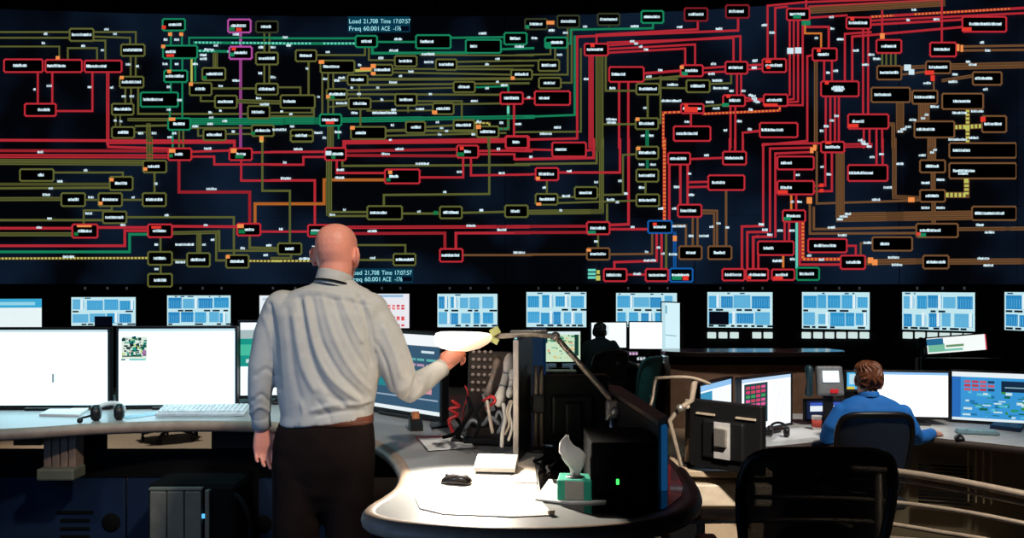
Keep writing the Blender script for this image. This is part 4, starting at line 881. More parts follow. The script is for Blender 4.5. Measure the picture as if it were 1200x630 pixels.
monitor('monitor with blue and green map, at the right edge of the photo', P(1167, 465.5, 6.45), .59, .37, -.42, LD_, (52, 140, 200), R, 1.2, offset=.13)
R = [(.0, .88, 1, 1, (150, 200, 245)), (.0, .1, .38, .85, (60, 150, 190)), (.5, .2, .9, .24, (190, 200, 210))]
a, b2 = P(819, 465, 5.5), P(858, 465, 5.98)
monitor('small angled monitor with white and blue page above black monitor back', ((a.x+b2.x)/2, (a.y+b2.y)/2, .66), math.hypot(b2.x-a.x, b2.y-a.y)-.03, .33, math.atan2(b2.y-a.y, b2.x-a.x), LD_, (228, 240, 250), R, 1.3)
R = [(.0, .93, 1, 1, (190, 220, 250)), (.06, .12, .52, .9, (30, 66, 72))]
for v in [.2+.085*i for i in range(8)]:
    for j in range(4): R.append((.09+j*.1, v, .09+j*.1+.08, v+.055, rnd.choice(((215, 60, 110), (60, 160, 90), (200, 70, 90), (70, 180, 110), (225, 90, 150)))))
for j in range(14): R.append((.6, .2+j*.05, .6+rnd.uniform(.15, .33), .21+j*.05, (220, 224, 230)))
a, b2 = P(867, 470, 5.86), P(928, 468, 6.28)
monitor('angled monitor with red and green table beside the black monitor back', ((a.x+b2.x)/2, (a.y+b2.y)/2, .645), math.hypot(b2.x-a.x, b2.y-a.y)-.03, .36, math.atan2(b2.y-a.y, b2.x-a.x), LD_, (240, 244, 250), R, 1.3)
# video phone, cup, headset, keyboard
t = thing('video_phone', 'grey video phone with white screen and red button, left of the man in blue', 'telephone', P(972, 486, 6.3), 0.)
t.location.z = LD_+.0; zz = P(972, 446, 6.3).z-t.location.z
Rt = Matrix.Rotation(-.2, 3, 'X')
mb = MB(); mb.box((0, 0, zz), (.2, .05, .22), GREYP, Rt, bev=.02); obj('body', mb, parent=t, world=False)
mb = MB(); mb.box((0, .03, zz/2-.02), (.07, .05, zz), BLACK, bev=.01); mb.box((0, .03, .012), (.2, .16, .024), BLACK, bev=.01); obj('stand', mb, parent=t, world=False)
mb = MB(); mb.box(V((0, -.028, zz+.035)), (.12, .012, .085), em((240, 250, 255), 1.2), Rt, bev=.004); obj('screen', mb, parent=t, world=False)
mb = MB(); mb.box(V((.02, -.04, zz-.07)), (.06, .03, .03), em((214, 40, 44), .8), Rt, bev=.008); obj('red_button', mb, parent=t, world=False)
mb = MB(); mb.tube([(-.155, -.01, zz-.09), (-.155, -.03, zz), (-.155, -.01, zz+.09)], [.03, .022, .03], pm('teal_dark', (30, 62, 70), .4), round_ends=True); obj('handset', mb, parent=t, world=False)
monitor('small upright blue display with yellow corner, behind the brown-haired man\'s head', P(1000, 446, 6.5), .1, .13, 0, LD_, (70, 170, 220), [(.2, .3, .7, .9, (190, 226, 240)), (0, 0, .6, .16, (226, 200, 60))], 1.2, False)
monitor('low dark display with one white stripe, behind the paper cup', P(966, 480, 6.5), .28, .14, .1, LD_, (20, 30, 60), [(.1, .42, 1, .72, (236, 246, 255)), (.1, .74, 1, .9, (60, 90, 190))], 1.2, False)
t = thing('paper_cup', 'red and white paper cup on desk left of the man in blue', 'cup', PZ(957, 504, LD_))
mb = MB(); mb.lathe([(0, .0), (.026, .0), (.036, .105), (.038, .107), (.033, .107), (.024, .004), (0, .004)], (0, 0, 0), pm('cup_white', (230, 222, 214), .6), 20); obj('cup', mb, parent=t, world=False)
mb = MB(); mb.lathe([(.0298, .025), (.0352, .08), (.0362, .08), (.0308, .025)], (0, 0, 0), pm('cup_red', (206, 74, 60), .6), 20); obj('sleeve', mb, parent=t, world=False, label='red sleeve')
sheet('paper_sheet', 'white papers on the desk left of the man in blue', 'paper', [(905, 517), (960, 512), (964, 500), (925, 502)], LD_, WHITE, .004)
t = thing('headset', 'black headset lying on white papers beside the red and green table screen', 'headset', PZ(912, 511, LD_+.005), -.4)
for x in (-.055, .055):
    mb = MB(); mb.lathe([(0, -.018), (.03, -.018), (.036, -.01), (.036, .012), (.026, .02), (0, .02)], (x, 0, .036), BLACK, 14, 'X'); obj('ear_cup', mb, parent=t, world=False)
mb = MB(); mb.tube([(-.06*math.cos(a), .01+.03*math.sin(a), .04+.05*math.sin(a)) for a in [PI*i/12 for i in range(13)]], .009, BLACK); obj('headband', mb, parent=t, world=False)
keyboard('blue-lit keyboard at right edge before the map monitor', PZ(1145, 508, LD_), .27, .11, -.3, pm('grey_base', (110, 140, 150), .5), pm('pale_key', (150, 190, 200), .5), 5, 14)
mouse('black mouse by the right hand of the man in blue', PZ(1124, 514.5, LD_), -.3, BLACK)
o = sheet('notebook', 'dark blue notebook at the right edge below the map monitor', 'notebook', [(1160, 502), (1196, 506.5), (1200, 502), (1166, 498.5)], LD_, pm('book_blue', (20, 50, 90), .5), .03)

# ------------------------------------------------------------------ background consoles
t = thing('low_console', 'long low dark console with brown base, below the wall monitor with black pane', 'console', (3.1, 11.2, LOW))
f = spline([(P(778, 0, 10.6).x, 10.8, 0), (P(790, 0, 10.5).x, 10.56, 0), (2.6, 10.5, 0), (3.3, 10.5, 0), (P(985, 0, 10.5).x, 10.56, 0), (P(996, 0, 10.6).x, 10.8, 0)], 5)
top = .635
mb = MB(); mb.prism([(p.x, p.y) for p in f]+[(4.1, 11.1), (2.0, 11.1)], top-.06, top, pm('console_gloss', (26, 22, 24), .22, coat=.4), .01); obj('worktop', mb, parent=t)
mb = MB(); mb.prism([(1.98, 10.66), (4.05, 10.66), (4.05, 11.08), (1.98, 11.08)], LOW, top-.1, BROWN); obj('base', mb, parent=t, label='brown base')
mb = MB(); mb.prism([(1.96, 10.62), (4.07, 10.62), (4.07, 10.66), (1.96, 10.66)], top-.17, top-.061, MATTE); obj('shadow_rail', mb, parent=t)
mb = MB()
t = thing('background_desk', 'dark desk where the person in black works, before the wall monitors', 'desk', (1.2, 11.3, LOW))
mb = MB(); mb.prism([(-.05, 10.0), (.72, 10.0), (.78, 10.95), (1.78, 10.95), (1.9, 11.15), (2.3, 11.15), (2.3, 12.1), (-.05, 12.1)], .40, .44, pm('dark_top', (36, 44, 50), .35)); obj('worktop', mb, parent=t)
mb = MB(); mb.prism([(.0, 10.12), (.66, 10.12), (.72, 11.05), (1.76, 11.05), (1.85, 11.2), (2.2, 11.2), (2.2, 12.0), (.0, 12.0)], LOW, .399, MATTE); obj('base', mb, parent=t)
monitor('blank white monitor just right of the seated person in black', P(713.5, 392.5, 11.6), .475, .34, .05, .44, (236, 248, 252), [(.3, .5, .5, .9, (226, 240, 246))], 1.2, False)
monitor('blank white monitor second right of the person in black', P(758.5, 393, 11.6), .475, .36, -.08, .44, (246, 252, 255), [], 1.3, False)
R = [(.0, .8, .3, .95, (120, 180, 200)), (.2, .1, .8, .13, (160, 190, 200)), (.2, .4, .8, .42, (150, 190, 200)), (.0, 0, .2, 1, (190, 226, 236))]
monitor('tall portrait monitor turned sideways beside the two blank white monitors', P(786, 387, 11.4), .42, .74, -1.14, .44, (206, 236, 244), R, 1.1, False)
R = [(.0, .9, 1, 1, (220, 240, 240)), (.1, .62, .2, .88, (16, 60, 60)), (.05, .12, .16, .48, (16, 40, 50)), (.86, .2, .96, .9, (20, 60, 50))]
for j in range(60):
    u, v = rnd.uniform(.18, .8), rnd.uniform(.1, .85); R.append((u, v, u+rnd.uniform(.02, .12), v+rnd.uniform(.01, .06), rnd.choice(((40, 130, 90), (220, 190, 110), (220, 226, 160), (190, 220, 190), (230, 150, 100), (60, 160, 130)))))
monitor('monitor with yellow and green map screen left of the person in black', P(656, 406, 10.4), .5, .37, .02, .44, (196, 222, 190), R, 1.1, False)
monitor('half hidden monitor with pale page behind the blue edge-on monitor', P(616, 406, 10.4), .27, .30, .0, .44, (150, 215, 225), [(.1, .1, .6, .6, (30, 80, 110)), (.5, .55, .95, .75, (40, 130, 110))], 1.1, False)
sheet('keyboard_tray', 'pale tray with papers under the yellow and green map screen', 'tray', [(634, 437), (676, 437), (674, 434.5), (636, 434.5)], .44, WHITE, .02)
for i, (px, lab) in enumerate(((742, 'small lit panel with pink buttons below the two blank white monitors'), (751, 'small lit panel with white buttons beside the green chair'))):
    p = P(px, 413+i*6, 11.2); t = thing('button_panel', lab, 'panel', (p.x, p.y, .44))
    mb = MB(); mb.box((0, 0, (p.z-.44)/2), (.13, .05, p.z-.44+.03), BLACK, bev=.01); obj('case', mb, parent=t, world=False)
    mb = MB()
    for k in range(3): mb.box((-.04+.04*k, -.03, p.z-.44-.01), (.028, .015, .035), em((236, 190, 230) if i == 0 else (230, 240, 246), .8), bev=.003)
    obj('button', mb, parent=t, world=False)
# tilted screen and dark console at right
monitor('small tilted white screen above the blank monitor, at far right', P(1121, 403, 8.6), .57, .158, -.12, .42, (240, 246, 244), [(.02, .1, .3, .6, (120, 190, 160)), (.0, .55, .28, .95, (40, 110, 150)), (.32, .35, .62, .5, (110, 150, 110)), (.28, .1, .6, .25, (130, 200, 180)), (.98, 0, 1, 1, (210, 60, 80))], 1.1, False, roll=-.09, frame=.01)
t = thing('console_housing', 'black console housing behind the blank white monitor, under the tilted screen', 'console', (4.3, 8.3, LOW))
mb = MB(); mb.prism([(3.9, 8.1), (6.4, 7.9), (6.4, 8.9), (3.9, 8.9)], LOW, .42, MATTE, .01); obj('case', mb, parent=t)
mb = MB(); mb.prism([(3.95, 8.3), (4.75, 8.25), (4.75, 8.3), (3.95, 8.36)], .42, .76, BLACK, .01); obj('back_panel', mb, parent=t)
t = thing('microphone', 'teal gooseneck microphone at the left end of the tilted screen', 'microphone', (P(1089, 0, 8.05).x, 8.2, .42))
mb = MB(); mb.tube(spline([(0, 0, .0), (.0, 0, .2), (.01, 0, .38), (-.01, -.02, .46)], 5), .016, pm('teal_metal', (44, 92, 100), .4), round_ends=True); obj('gooseneck', mb, parent=t, world=False)
mb = MB(); mb.ball((-.02, -.03, .49), (.045, .045, .06), pm('teal_foam', (40, 96, 110), .8)); obj('head', mb, parent=t, world=False)
# second pair of monitors for the notch operator: glass partition reflections are left out

# ------------------------------------------------------------------ railing of the upper floor
t = thing('railing', 'pale metal pipe railing between the near chair and the vented desk', 'railing', (1.6, 3.2, 0))
def rail(pts, r=.012):
    mb = MB(); mb.tube(spline(pts, 6), r, TAN, 12, round_ends=True); obj('rail', mb, parent=t)
RD = 3.2
rail([P(1000, 549, 3.24), P(1045, 552, RD), P(1100, 560, 3.1), P(1160, 571, 2.99), P(1290, 598, 2.8)], .014)
rail([P(1000, 560, 3.25), P(1045, 562, 3.21), P(1100, 570, 3.11), P(1160, 582, 3.0), P(1290, 609, 2.8)], .006)
rail([P(880, 582, 3.3), P(940, 582.5, 3.28), P(1000, 584, 3.25), P(1045, 588, RD), P(1100, 595, 3.1), P(1160, 605, 2.99), P(1290, 632, 2.8)], .009)
rail([P(808, 611, 3.3), P(870, 610, 3.3), P(940, 609, 3.28), P(1000, 610, 3.25), P(1045, 614, RD), P(1100, 623, 3.1), P(1160, 633, 2.99), P(1290, 662, 2.8)], .009)
for px, d, py in ((1030, 3.22, 551), (1290, 2.8, 598), (822, 3.3, 611)):
    mb = MB(); p = P(px, py, d); mb.tube([(p.x, p.y, 0.002), p], .014, TAN, 12); obj('post', mb, parent=t)

# ------------------------------------------------------------------ office chairs
def mesh_fabric(name, c, alpha):
    m = bpy.data.materials.new(name); m.use_nodes = True; nt = m.node_tree; N = nt.nodes; L = nt.links
    b = N['Principled BSDF']; b.inputs['Base Color'].default_value = (*lin(c), 1); b.inputs['Roughness'].default_value = .8
    tc = N.new('ShaderNodeTexCoord'); ck = N.new('ShaderNodeTexNoise'); ck.inputs['Scale'].default_value = 420
    L.new(tc.outputs['Object'], ck.inputs['Vector'])
    mr = N.new('ShaderNodeMapRange'); mr.inputs['From Min'].default_value = .35; mr.inputs['From Max'].default_value = .65; mr.inputs['To Min'].default_value = alpha; mr.inputs['To Max'].default_value = min(1, alpha+.12)
    L.new(ck.outputs['Fac'], mr.inputs['Value']); L.new(mr.outputs['Result'], b.inputs['Alpha'])
    return m
MESH_B = mesh_fabric('chair_mesh', (10, 10, 11), .94)
def make_chair(label, group=None, fabric=MESH_B, frame=BLACK, W=.5, top=1.0, bot=.52, seatz=.46):
    t = thing('office_chair', label, 'chair', (0, 0, 0), 0., group)
    def yb_(x, z): return -.24-.10*((z-bot)/(top-bot))-.0+.10*(x/(W/2))**2*.5
    prof = []                                   # outline of the back, wide at the shoulders, narrower at the loins
    out = [(-.30, 0.), (-.40, .12), (-.46, .35), (-.49, .62), (-.485, .80), (-.44, .93), (-.33, .985), (-.15, 1.0), (.15, 1.0), (.33, .985), (.44, .93), (.485, .80), (.49, .62), (.46, .35), (.40, .12), (.30, 0.), (.1, -.02), (-.1, -.02)]
    pts = [V((x*W, yb_(x*W, bot+(top-bot)*z), bot+(top-bot)*z)) for x, z in out]
    ring = spline(pts, 4, True)
    mb = MB(); mb.tube(ring, .017, frame, 10, closed=True); obj('back_frame', mb, parent=t, world=False)
    mb = MB(); nu, nv = 14, 12
    def wid(v):
        zz = bot+(top-bot)*v; xs = []
        for a, b3 in zip(ring, ring[1:]+ring[:1]):
            if (a.z-zz)*(b3.z-zz) <= 0 and abs(a.z-b3.z) > 1e-6: xs.append(abs(a.x+(b3.x-a.x)*(zz-a.z)/(b3.z-a.z)))
        return max(xs) if xs else .1
    G = []
    for j in range(nv+1):
        v = .005+.985*j/nv; w_ = wid(v); G.append([mb.bm.verts.new((w_*(2*i/nu-1), yb_(w_*(2*i/nu-1), bot+(top-bot)*v), bot+(top-bot)*v)) for i in range(nu+1)])
    mb.mi(fabric)
    for j in range(nv):
        for i in range(nu):
            f = mb.bm.faces.new((G[j][i], G[j][i+1], G[j+1][i+1], G[j+1][i])); f.smooth = True
    obj('backrest', mb, parent=t, world=False)
    mb = MB(); mb.tube(spline([(0, -.26, bot+.12), (0, -.30, bot-.0), (0, -.22, seatz-.06), (0, -.05, seatz-.09)], 5), .026, frame); obj('spine', mb, parent=t, world=False)
    mb = MB()
    sp = [(-.23, -.2), (.23, -.2), (.26, .05), (.25, .24), (.18, .29), (-.18, .29), (-.25, .24), (-.26, .05)]
    sp = [(p.x, p.y) for p in spline([(x, y, 0) for x, y in sp], 4, True)]
    mb.prism(sp, seatz-.055, seatz, pm('seat_fabric', (14, 14, 16), .9, bump=.3, bscale=200), .015); obj('seat', mb, parent=t, world=False)
    for s in (-1, 1):
        mb = MB(); mb.tube([(s*.24, -.02, seatz-.06), (s*.29, -.03, seatz+.05), (s*.27, -.03, seatz+.10)], .016, frame); mb.box((s*.27, .02, seatz+.115), (.075, .26, .03), BLACK, bev=.012); obj('armrest', mb, parent=t, world=False)
    mb = MB(); mb.lathe([(0, .12), (.034, .12), (.034, .24), (.022, .24), (.022, seatz-.06), (.09, seatz-.058), (.09, seatz-.056), (0, seatz-.056)], (0, 0, 0), frame, 16); obj('gas_lift', mb, parent=t, world=False)
    for k in range(5):
        a = 2*PI*k/5+.3; e = V((math.cos(a)*.31, math.sin(a)*.31, 0))
        mb = MB(); mb.tube([V((0, 0, .14)), e*.5+V((0, 0, .125)), e+V((0, 0, .085))], [.03, .025, .016], frame, round_ends=True); o = obj('base_arm', mb, parent=t, world=False)
        mb = MB()
        for s in (-1, 1): mb.lathe([(0, -.01), (.028, -.01), (.03, 0), (.028, .01), (0, .01)], e*1.0+V((-math.sin(a)*.018*s, math.cos(a)*.018*s, .031)), BLACK, 14, 'X')
        mb.tube([e+V((0, 0, .04)), e+V((0, 0, .085))], .012, frame); w = obj('caster', mb, parent=o, world=False)
    return t
ch = make_chair('black mesh office chair nearest the camera, cut off by the bottom edge')
ch.location = (.985, 3.02, 0); ch.scale = (1, 1, .965)
ch2 = dup(ch, (2.215, 5.48, LOW), .0, 'black mesh office chair the man in blue sits in'); ch2.scale = (.94, 1, 1.03)
dup(ch, (-3.95, 9.9, LOW), .6, 'office chair whose black star base shows under the left desk wing').scale = (1, 1, 1)
dup(ch, (1.05, 10.45, LOW), .5, 'black office chair of the person in black').scale = (1, 1, 1)
FGR = pm('teal_fabric', (60, 140, 138), .85, bump=.3, bscale=150)
gc = make_chair('teal fabric office chair turned sideways, right of the person in black', fabric=FGR, frame=pm('teal_plastic', (36, 90, 90), .5), top=1.04)
gc.location = (1.23, 9.1, LOW); gc.rotation_euler = (0, 0, .95)
# ------------------------------------------------------------------ people
def skin_mat(name, c, bumpy=.15):
    m = pm(name, c, .48, var=.10, scale=14, bump=bumpy, bscale=160); b = m.node_tree.nodes['Principled BSDF']
    b.inputs['Subsurface Weight'].default_value = .12; b.inputs['Subsurface Radius'].default_value = (.02, .008, .004); b.inputs['Subsurface Scale'].default_value = .4
    return m
HEADP = [(-.004, .022, .085, -.035), (.006, .042, .098, .0), (.03, .056, .102, .035), (.06, .065, .100, .065), (.09, .071, .098, .085), (.12, .0745, .098, .097), (.15, .076, .097, .101), (.175, .074, .093, .098), (.197, .067, .080, .088), (.215, .054, .062, .070), (.228, .034, .037, .044), (.2345, .012, .013, .016)]
def head_rings(c, fw, up, sc=1., grow=0., prof=HEADP, n=28, front=None):
    fw = V(fw).normalized(); up = V(up).normalized(); sd = fw.cross(up).normalized(); fw = up.cross(sd).normalized()
    R = []
    for h, w, f, b in prof:
        if front is not None: f = min(f, front(h))
        cen = (f-b)/2; ly = (f+b)/2+grow; lx = w+grow; ring = []
        for j in range(n):
            a = 2*PI*j/n; ca, sa = math.cos(a), math.sin(a)
            e = .88
            x = lx*math.copysign(abs(ca)**e, ca); y = cen+ly*math.copysign(abs(sa)**e, sa)
            ring.append(c+(sd*x+fw*y+up*(h+grow*(1 if h > .18 else 0)))*sc)
        R.append(ring)
    return R
def head(mb, c, fw, up=(0, 0, 1), sc=1., ears=True):
    fw = V(fw).normalized(); up = V(up).normalized(); sd = fw.cross(up).normalized(); fw = up.cross(sd).normalized()
    mb.loft(head_rings(c, fw, up, sc))
    q = lambda x, y, h: c+(sd*x+fw*y+up*h)*sc
    mb.tube([q(0, .096, .135), q(0, .108, .115), q(0, .121, .092), q(0, .108, .082)], [.008*sc, .010*sc, .014*sc, .010*sc], round_ends=True)       # nose
    for s in (-1, 1):
        mb.ball(q(s*.012, .104, .087), .009*sc)
        mb.tube([q(s*.012, .094, .140), q(s*.034, .090, .143), q(s*.055, .074, .137)], .009*sc, round_ends=True)    # brow
        mb.ball(q(s*.045, .072, .085), (.02*sc, .02*sc, .022*sc))    # cheek
        if ears:
            M = Matrix((sd, fw, up)).transposed() @ Matrix.Rotation(s*-.45, 3, 'Z')
            mb.ball(q(s*.083, -.008, .108), (.0075*sc, .020*sc, .033*sc), rot=M)
            mb.tube([q(s*.074, .006, .078), q(s*.083, -.003, .076), q(s*.092, -.022, .098), q(s*.094, -.026, .122), q(s*.088, -.014, .140), q(s*.078, .006, .138)], [.006*sc, .0075*sc, .006*sc, .006*sc, .006*sc, .005*sc], round_ends=True)
    mb.tube([q(-.024, .094, .052), q(0, .107, .054), q(.024, .094, .052)], .007*sc, round_ends=True)
    mb.tube([q(-.02, .093, .042), q(0, .106, .041), q(.02, .093, .042)], .0075*sc, round_ends=True)
    mb.ball(q(0, .092, .014), (.018*sc, .016*sc, .014*sc))
def eyes(parent, c, fw, up=(0, 0, 1), sc=1.):
    fw = V(fw).normalized(); up = V(up).normalized(); sd = fw.cross(up).normalized()
    for s in (-1, 1):
        mb = MB(); p = c+(sd*.031*s+fw*.084+up*.118)*sc
        mb.ball(p, .0125*sc, pm('eye_white', (224, 220, 214), .2)); mb.ball(p+fw*.0085*sc, .0062*sc, pm('eye_iris', (56, 66, 80), .2)); obj('eye', mb, parent=parent)
def hand(mb, wrist, d, palm, thumb, curls=(.3, .4, .4), sc=1., thumb_in=.3, spread=.05):
    """d: way the fingers point; palm: way the palm faces; thumb: side the thumb is on"""
    wrist = V(wrist); d = V(d).normalized(); palm = V(palm); palm = (palm-d*palm.dot(d)).normalized(); th = d.cross(palm)
    if th.dot(V(thumb)) < 0: th = -th
    def ring(o, w, t, n=14): return [o+th*w*math.copysign(abs(math.cos(a))**.7, math.cos(a))+palm*t*math.copysign(abs(math.sin(a))**.7, math.sin(a)) for a in [2*PI*j/n for j in range(n)]]
    mb.loft([ring(wrist-d*.03*sc, .027*sc, .021*sc), ring(wrist, .028*sc, .02*sc), ring(wrist+d*.03*sc, .036*sc, .019*sc), ring(wrist+d*.065*sc, .041*sc, .017*sc), ring(wrist+d*.092*sc, .040*sc, .013*sc), ring(wrist+d*.1*sc, .035*sc, .008*sc)])
    for k, (off, L, r) in enumerate(((.031, .078, .0088), (.0105, .087, .0092), (-.0105, .081, .0088), (-.031, .064, .0076))):
        cu = [c*(1+.12*k) for c in curls]
        p = wrist+(d*(.088-.004*abs(k-1))+th*off)*sc; dirn = (d+th*spread*(1.2-k*.8)).normalized(); ang = 0; pts = [p-d*.02*sc, p]
        for seg_, cc in zip((.46, .30, .24), cu):
            ang += cc; v = dirn*math.cos(ang)+palm*math.sin(ang); p = p+v*L*seg_*sc; pts.append(p)
        mb.tube(pts, [r*sc, r*1.05*sc, r*1.03*sc, r*.93*sc, r*.78*sc], n=10, round_ends=True)
    b0 = wrist+(d*.02+th*.022)*sc; v1 = (th*.75+d*.7+palm*.25).normalized(); v2 = (th*.35+d*.85+palm*thumb_in).normalized(); v3 = (d*.9+palm*(thumb_in+.2)+th*.05).normalized()
    p1 = b0+v1*.035*sc; p2 = p1+v2*.034*sc; p3 = p2+v3*.026*sc
    mb.tube([b0, p1, p2, p3], [.0145*sc, .0125*sc, .0105*sc, .0085*sc], n=10, round_ends=True)
def px_ring(py, xl, xr, hy, d, dd=0., shrink=0., n=32, e=.85, tilt=0., yaw=0.):
    c = P((xl+xr)/2, py, d); rx = (xr-xl)/2*d/F-shrink; ry = hy-shrink; ring = []
    for j in range(n):
        a = 2*PI*j/n; x = rx*math.copysign(abs(math.cos(a))**e, math.cos(a)); y = ry*math.copysign(abs(math.sin(a))**e, math.sin(a))
        x, y = x*math.cos(yaw)-y*math.sin(yaw), x*math.sin(yaw)+y*math.cos(yaw)
        ring.append(c+V((x, y+dd, tilt*x)))
    return ring
def shoe(parent, x, y, z, yaw=0., m=None):
    mb = MB(); R = rz(yaw); rings = []
    for yy, w, h in ((-.09, .02, .05), (-.085, .034, .08), (-.05, .038, .095), (.0, .038, .085), (.06, .043, .06), (.12, .046, .045), (.165, .036, .034), (.185, .015, .02)):
        rings.append([V((x, y, z))+R @ V((w*math.cos(a), yy, max(.002, .012+(h-.012)*math.sin(a)) if math.sin(a) > 0 else .002)) for a in [2*PI*j/18 for j in range(18)]])
    mb.loft(rings, m or pm('black_leather', (18, 16, 15), .35)); obj('shoe', mb, parent=parent)

# ---- the standing bald man
MD = 3.35
man = thing('person', 'person standing with back turned, bald, grey dress shirt, dark trousers, hand raised to lamp', 'person', (P(385, 0, MD).x, MD, 0))
SKIN = skin_mat('skin_pink', (226, 146, 122)); SHIRT = pm('shirt_grey', (176, 172, 164), .8, var=.05, scale=30, bump=.12, bscale=500); TROU = pm('trousers_charcoal', (26, 17, 14), .95, var=.2, scale=14, bump=.1, bscale=300)
hc = P(392.5, 0, MD+.02); hc.z = 1.5+68.5*MD/F-.2345*1.03; FW = (.12, 1, .0); UP = (.03, .05, 1)
b_ = MB()
head(b_, hc, FW, UP, 1.03)
b_.tube([P(393, 300, MD+.005), P(393, 318, MD), P(391, 340, MD-.005)], [.062, .064, .058], n=24)
TOR = [(328, 370, 415, .064), (333, 366, 419, .072), (339, 346, 432, .086), (352, 324, 444, .10), (368, 318, 448, .125), (395, 320, 449, .138), (430, 323, 446, .138), (460, 326, 441, .132), (482, 330, 437, .128), (493, 328.5, 436.5, .131)]
b_.loft([px_ring(*t, MD, shrink=.03) for t in TOR[2:]]+[px_ring(530, 324, 438, .13, MD, -.01, .02), px_ring(556, 330, 432, .11, MD, -.01, .02)])
LA = [(P(328, 362, MD), .066), (P(315, 392, MD-.01), .060), (P(307.5, 430, MD-.02), .054), (P(304.5, 462, MD-.01), .047), (P(305, 484, MD+.01), .040), (P(306.5, 497, MD+.02), .035)]
RA = [(P(434, 366, MD), .072), (P(451, 395, MD-.01), .072), (P(463, 425, MD-.01), .069), (P(472, 448, MD+.0), .062), (P(480, 456, MD+.03), .056), (P(494, 447, MD+.09), .049), (P(507, 438, MD+.145), .042), (P(516, 432, MD+.18), .037)]
b_.tube([p for p, r in LA], [r*.72 for p, r in LA], n=16, round_ends=True)
b_.tube([p for p, r in RA], [r*.72 for p, r in RA], n=16, round_ends=True)
LL = [(P(350, 515, MD-.01), .096), (P(349, 540, MD-.012), .1), (P(348, 575, MD), .098), (P(347, 620, MD+.0), .094), (P(346, 665, MD+.01), .086), (P(345, 710, MD), .08), (P(345, 755, MD), .074), (P(345, 768, MD), .072)]
RL = [(P(409, 515, MD-.01), .096), (P(410, 540, MD-.01), .099), (P(409, 575, MD+.0), .096), (P(408, 620, MD+.02), .091), (P(407, 665, MD+.02), .084), (P(406, 710, MD+.01), .08), (P(406, 755, MD), .074), (P(406, 768, MD), .072)]
for L in (LL, RL): b_.tube([p for p, r in L], [r*.72 for p, r in L], n=16, round_ends=True)
hand(b_, P(307.5, 502, MD+.02), (.06, .02, -1), (.45, -.85, 0), (.85, .45, 0), (.28, .45, .4), 1.0)
hand(b_, P(517, 431, MD+.185), (.62, .12, .62), (.35, .75, -.5), (-.5, .4, .5), (.75, .95, .7), 1.02, thumb_in=.7, spread=.0)
body = fuse(b_, .0042, 3)
obj('body', body, SKIN, man)
eyes(man, hc, FW, UP, 1.03)
# shirt with modelled folds
s_ = MB()
s_.loft([px_ring(*t, MD, tilt=(.09 if t[0] > 490 else .04 if t[0] > 480 else 0)) for t in TOR])
s_.tube([p for p, r in LA], [r for p, r in LA], n=20, round_ends=False); s_.tube([p for p, r in RA], [r for p, r in RA], n=20, round_ends=False)
s_.ball(P(332, 360, MD), (.075, .08, .07)); s_.ball(P(432, 364, MD), (.08, .085, .075))
sh = fuse(s_, .007, 5)
FOLD = [  # polylines on the back of the shirt; depth in metres (minus = valley), width in metres
    ([(351, 350), (357, 385), (362, 410), (370, 435), (385, 458), (402, 472)], -.014, .012), ([(358, 352), (365, 390), (372, 415), (384, 438), (402, 456), (420, 468)], .012, .011),
    ([(366, 350), (374, 390), (384, 415), (400, 440), (424, 462)], -.011, .009), ([(378, 348), (386, 380), (398, 410), (414, 436), (432, 455)], .009, .009),
    ([(392, 352), (402, 382), (414, 408), (430, 432)], -.009, .008), ([(400, 350), (412, 378), (424, 400)], .008, .008),
    ([(412, 352), (420, 372), (426, 392)], -.009, .007), ([(345, 372), (350, 405), (356, 432), (368, 456)], .010, .013),
    ([(336, 362), (340, 400), (345, 440), (352, 470)], -.006, .012), ([(366, 481), (392, 474), (420, 474), (434, 468)], .010, .008), ([(372, 487), (398, 482), (426, 480)], -.010, .007),
    ([(384, 464), (408, 477), (430, 474)], -.008, .007), ([(420, 348), (428, 372), (432, 400), (436, 425)], -.012, .009), ([(428, 352), (438, 380), (442, 410)], .010, .009),
    ([(316, 356), (322, 385), (325, 420), (327, 455)], -.012, .008), ([(310, 372), (318, 400), (318, 440)], .006, .010), ([(296, 470), (306, 462), (316, 470)], -.008, .007), ([(294, 484), (304, 476), (316, 482)], .007, .007), ([(300, 440), (312, 432), (322, 440)], -.006, .009),
    ([(440, 400), (452, 425), (462, 462)], -.009, .008), ([(450, 385), (462, 412), (470, 440)], .009, .010), ([(456, 380), (470, 405), (480, 440)], -.007, .007), ([(476, 470), (484, 455), (488, 440)], -.010, .007), ([(484, 466), (494, 455), (497, 438)], .008, .007), ([(500, 458), (505, 446), (505, 434)], -.007, .006),
    ([(330, 345), (360, 340), (395, 345), (430, 352)], .004, .006), ([(326, 352), (360, 346), (395, 351), (434, 358)], -.005, .005), ([(352, 470), (356, 484), (352, 494)], .007, .008), ([(372, 470), (384, 484), (388, 494)], -.006, .007)]
FOLD3 = [([P(x, y, 0.0001) and (x, y) for x, y in pl], a, w*F/MD) for pl, a, w in FOLD]
def segd(px, py, ax, ay, bx, by):
    dx, dy = bx-ax, by-ay; t = max(0, min(1, ((px-ax)*dx+(py-ay)*dy)/(dx*dx+dy*dy))); return math.hypot(px-ax-dx*t, py-ay-dy*t)
SF = [(spline([(x, y, 0) for x, y in pl], 3), a, w) for pl, a, w in FOLD3]
for v in sh.bm.verts:
    if v.normal.y > .25: continue
    px, py = v.co.x/v.co.y*F+CX, (EYE-v.co.z)/v.co.y*F+HY
    k = min(1, max(0, (.25-v.normal.y)/.5)); s = 0
    for pl, a, w in SF:
        dm = min(segd(px, py, p.x, p.y, q.x, q.y) for p, q in zip(pl, pl[1:]))
        if dm < 3*w: s += a*math.exp(-(dm/w)**2)
    s += .003*noise.noise(V((v.co.x*14, v.co.y*14, v.co.z*7)))
    v.co += v.normal*s*k*.78
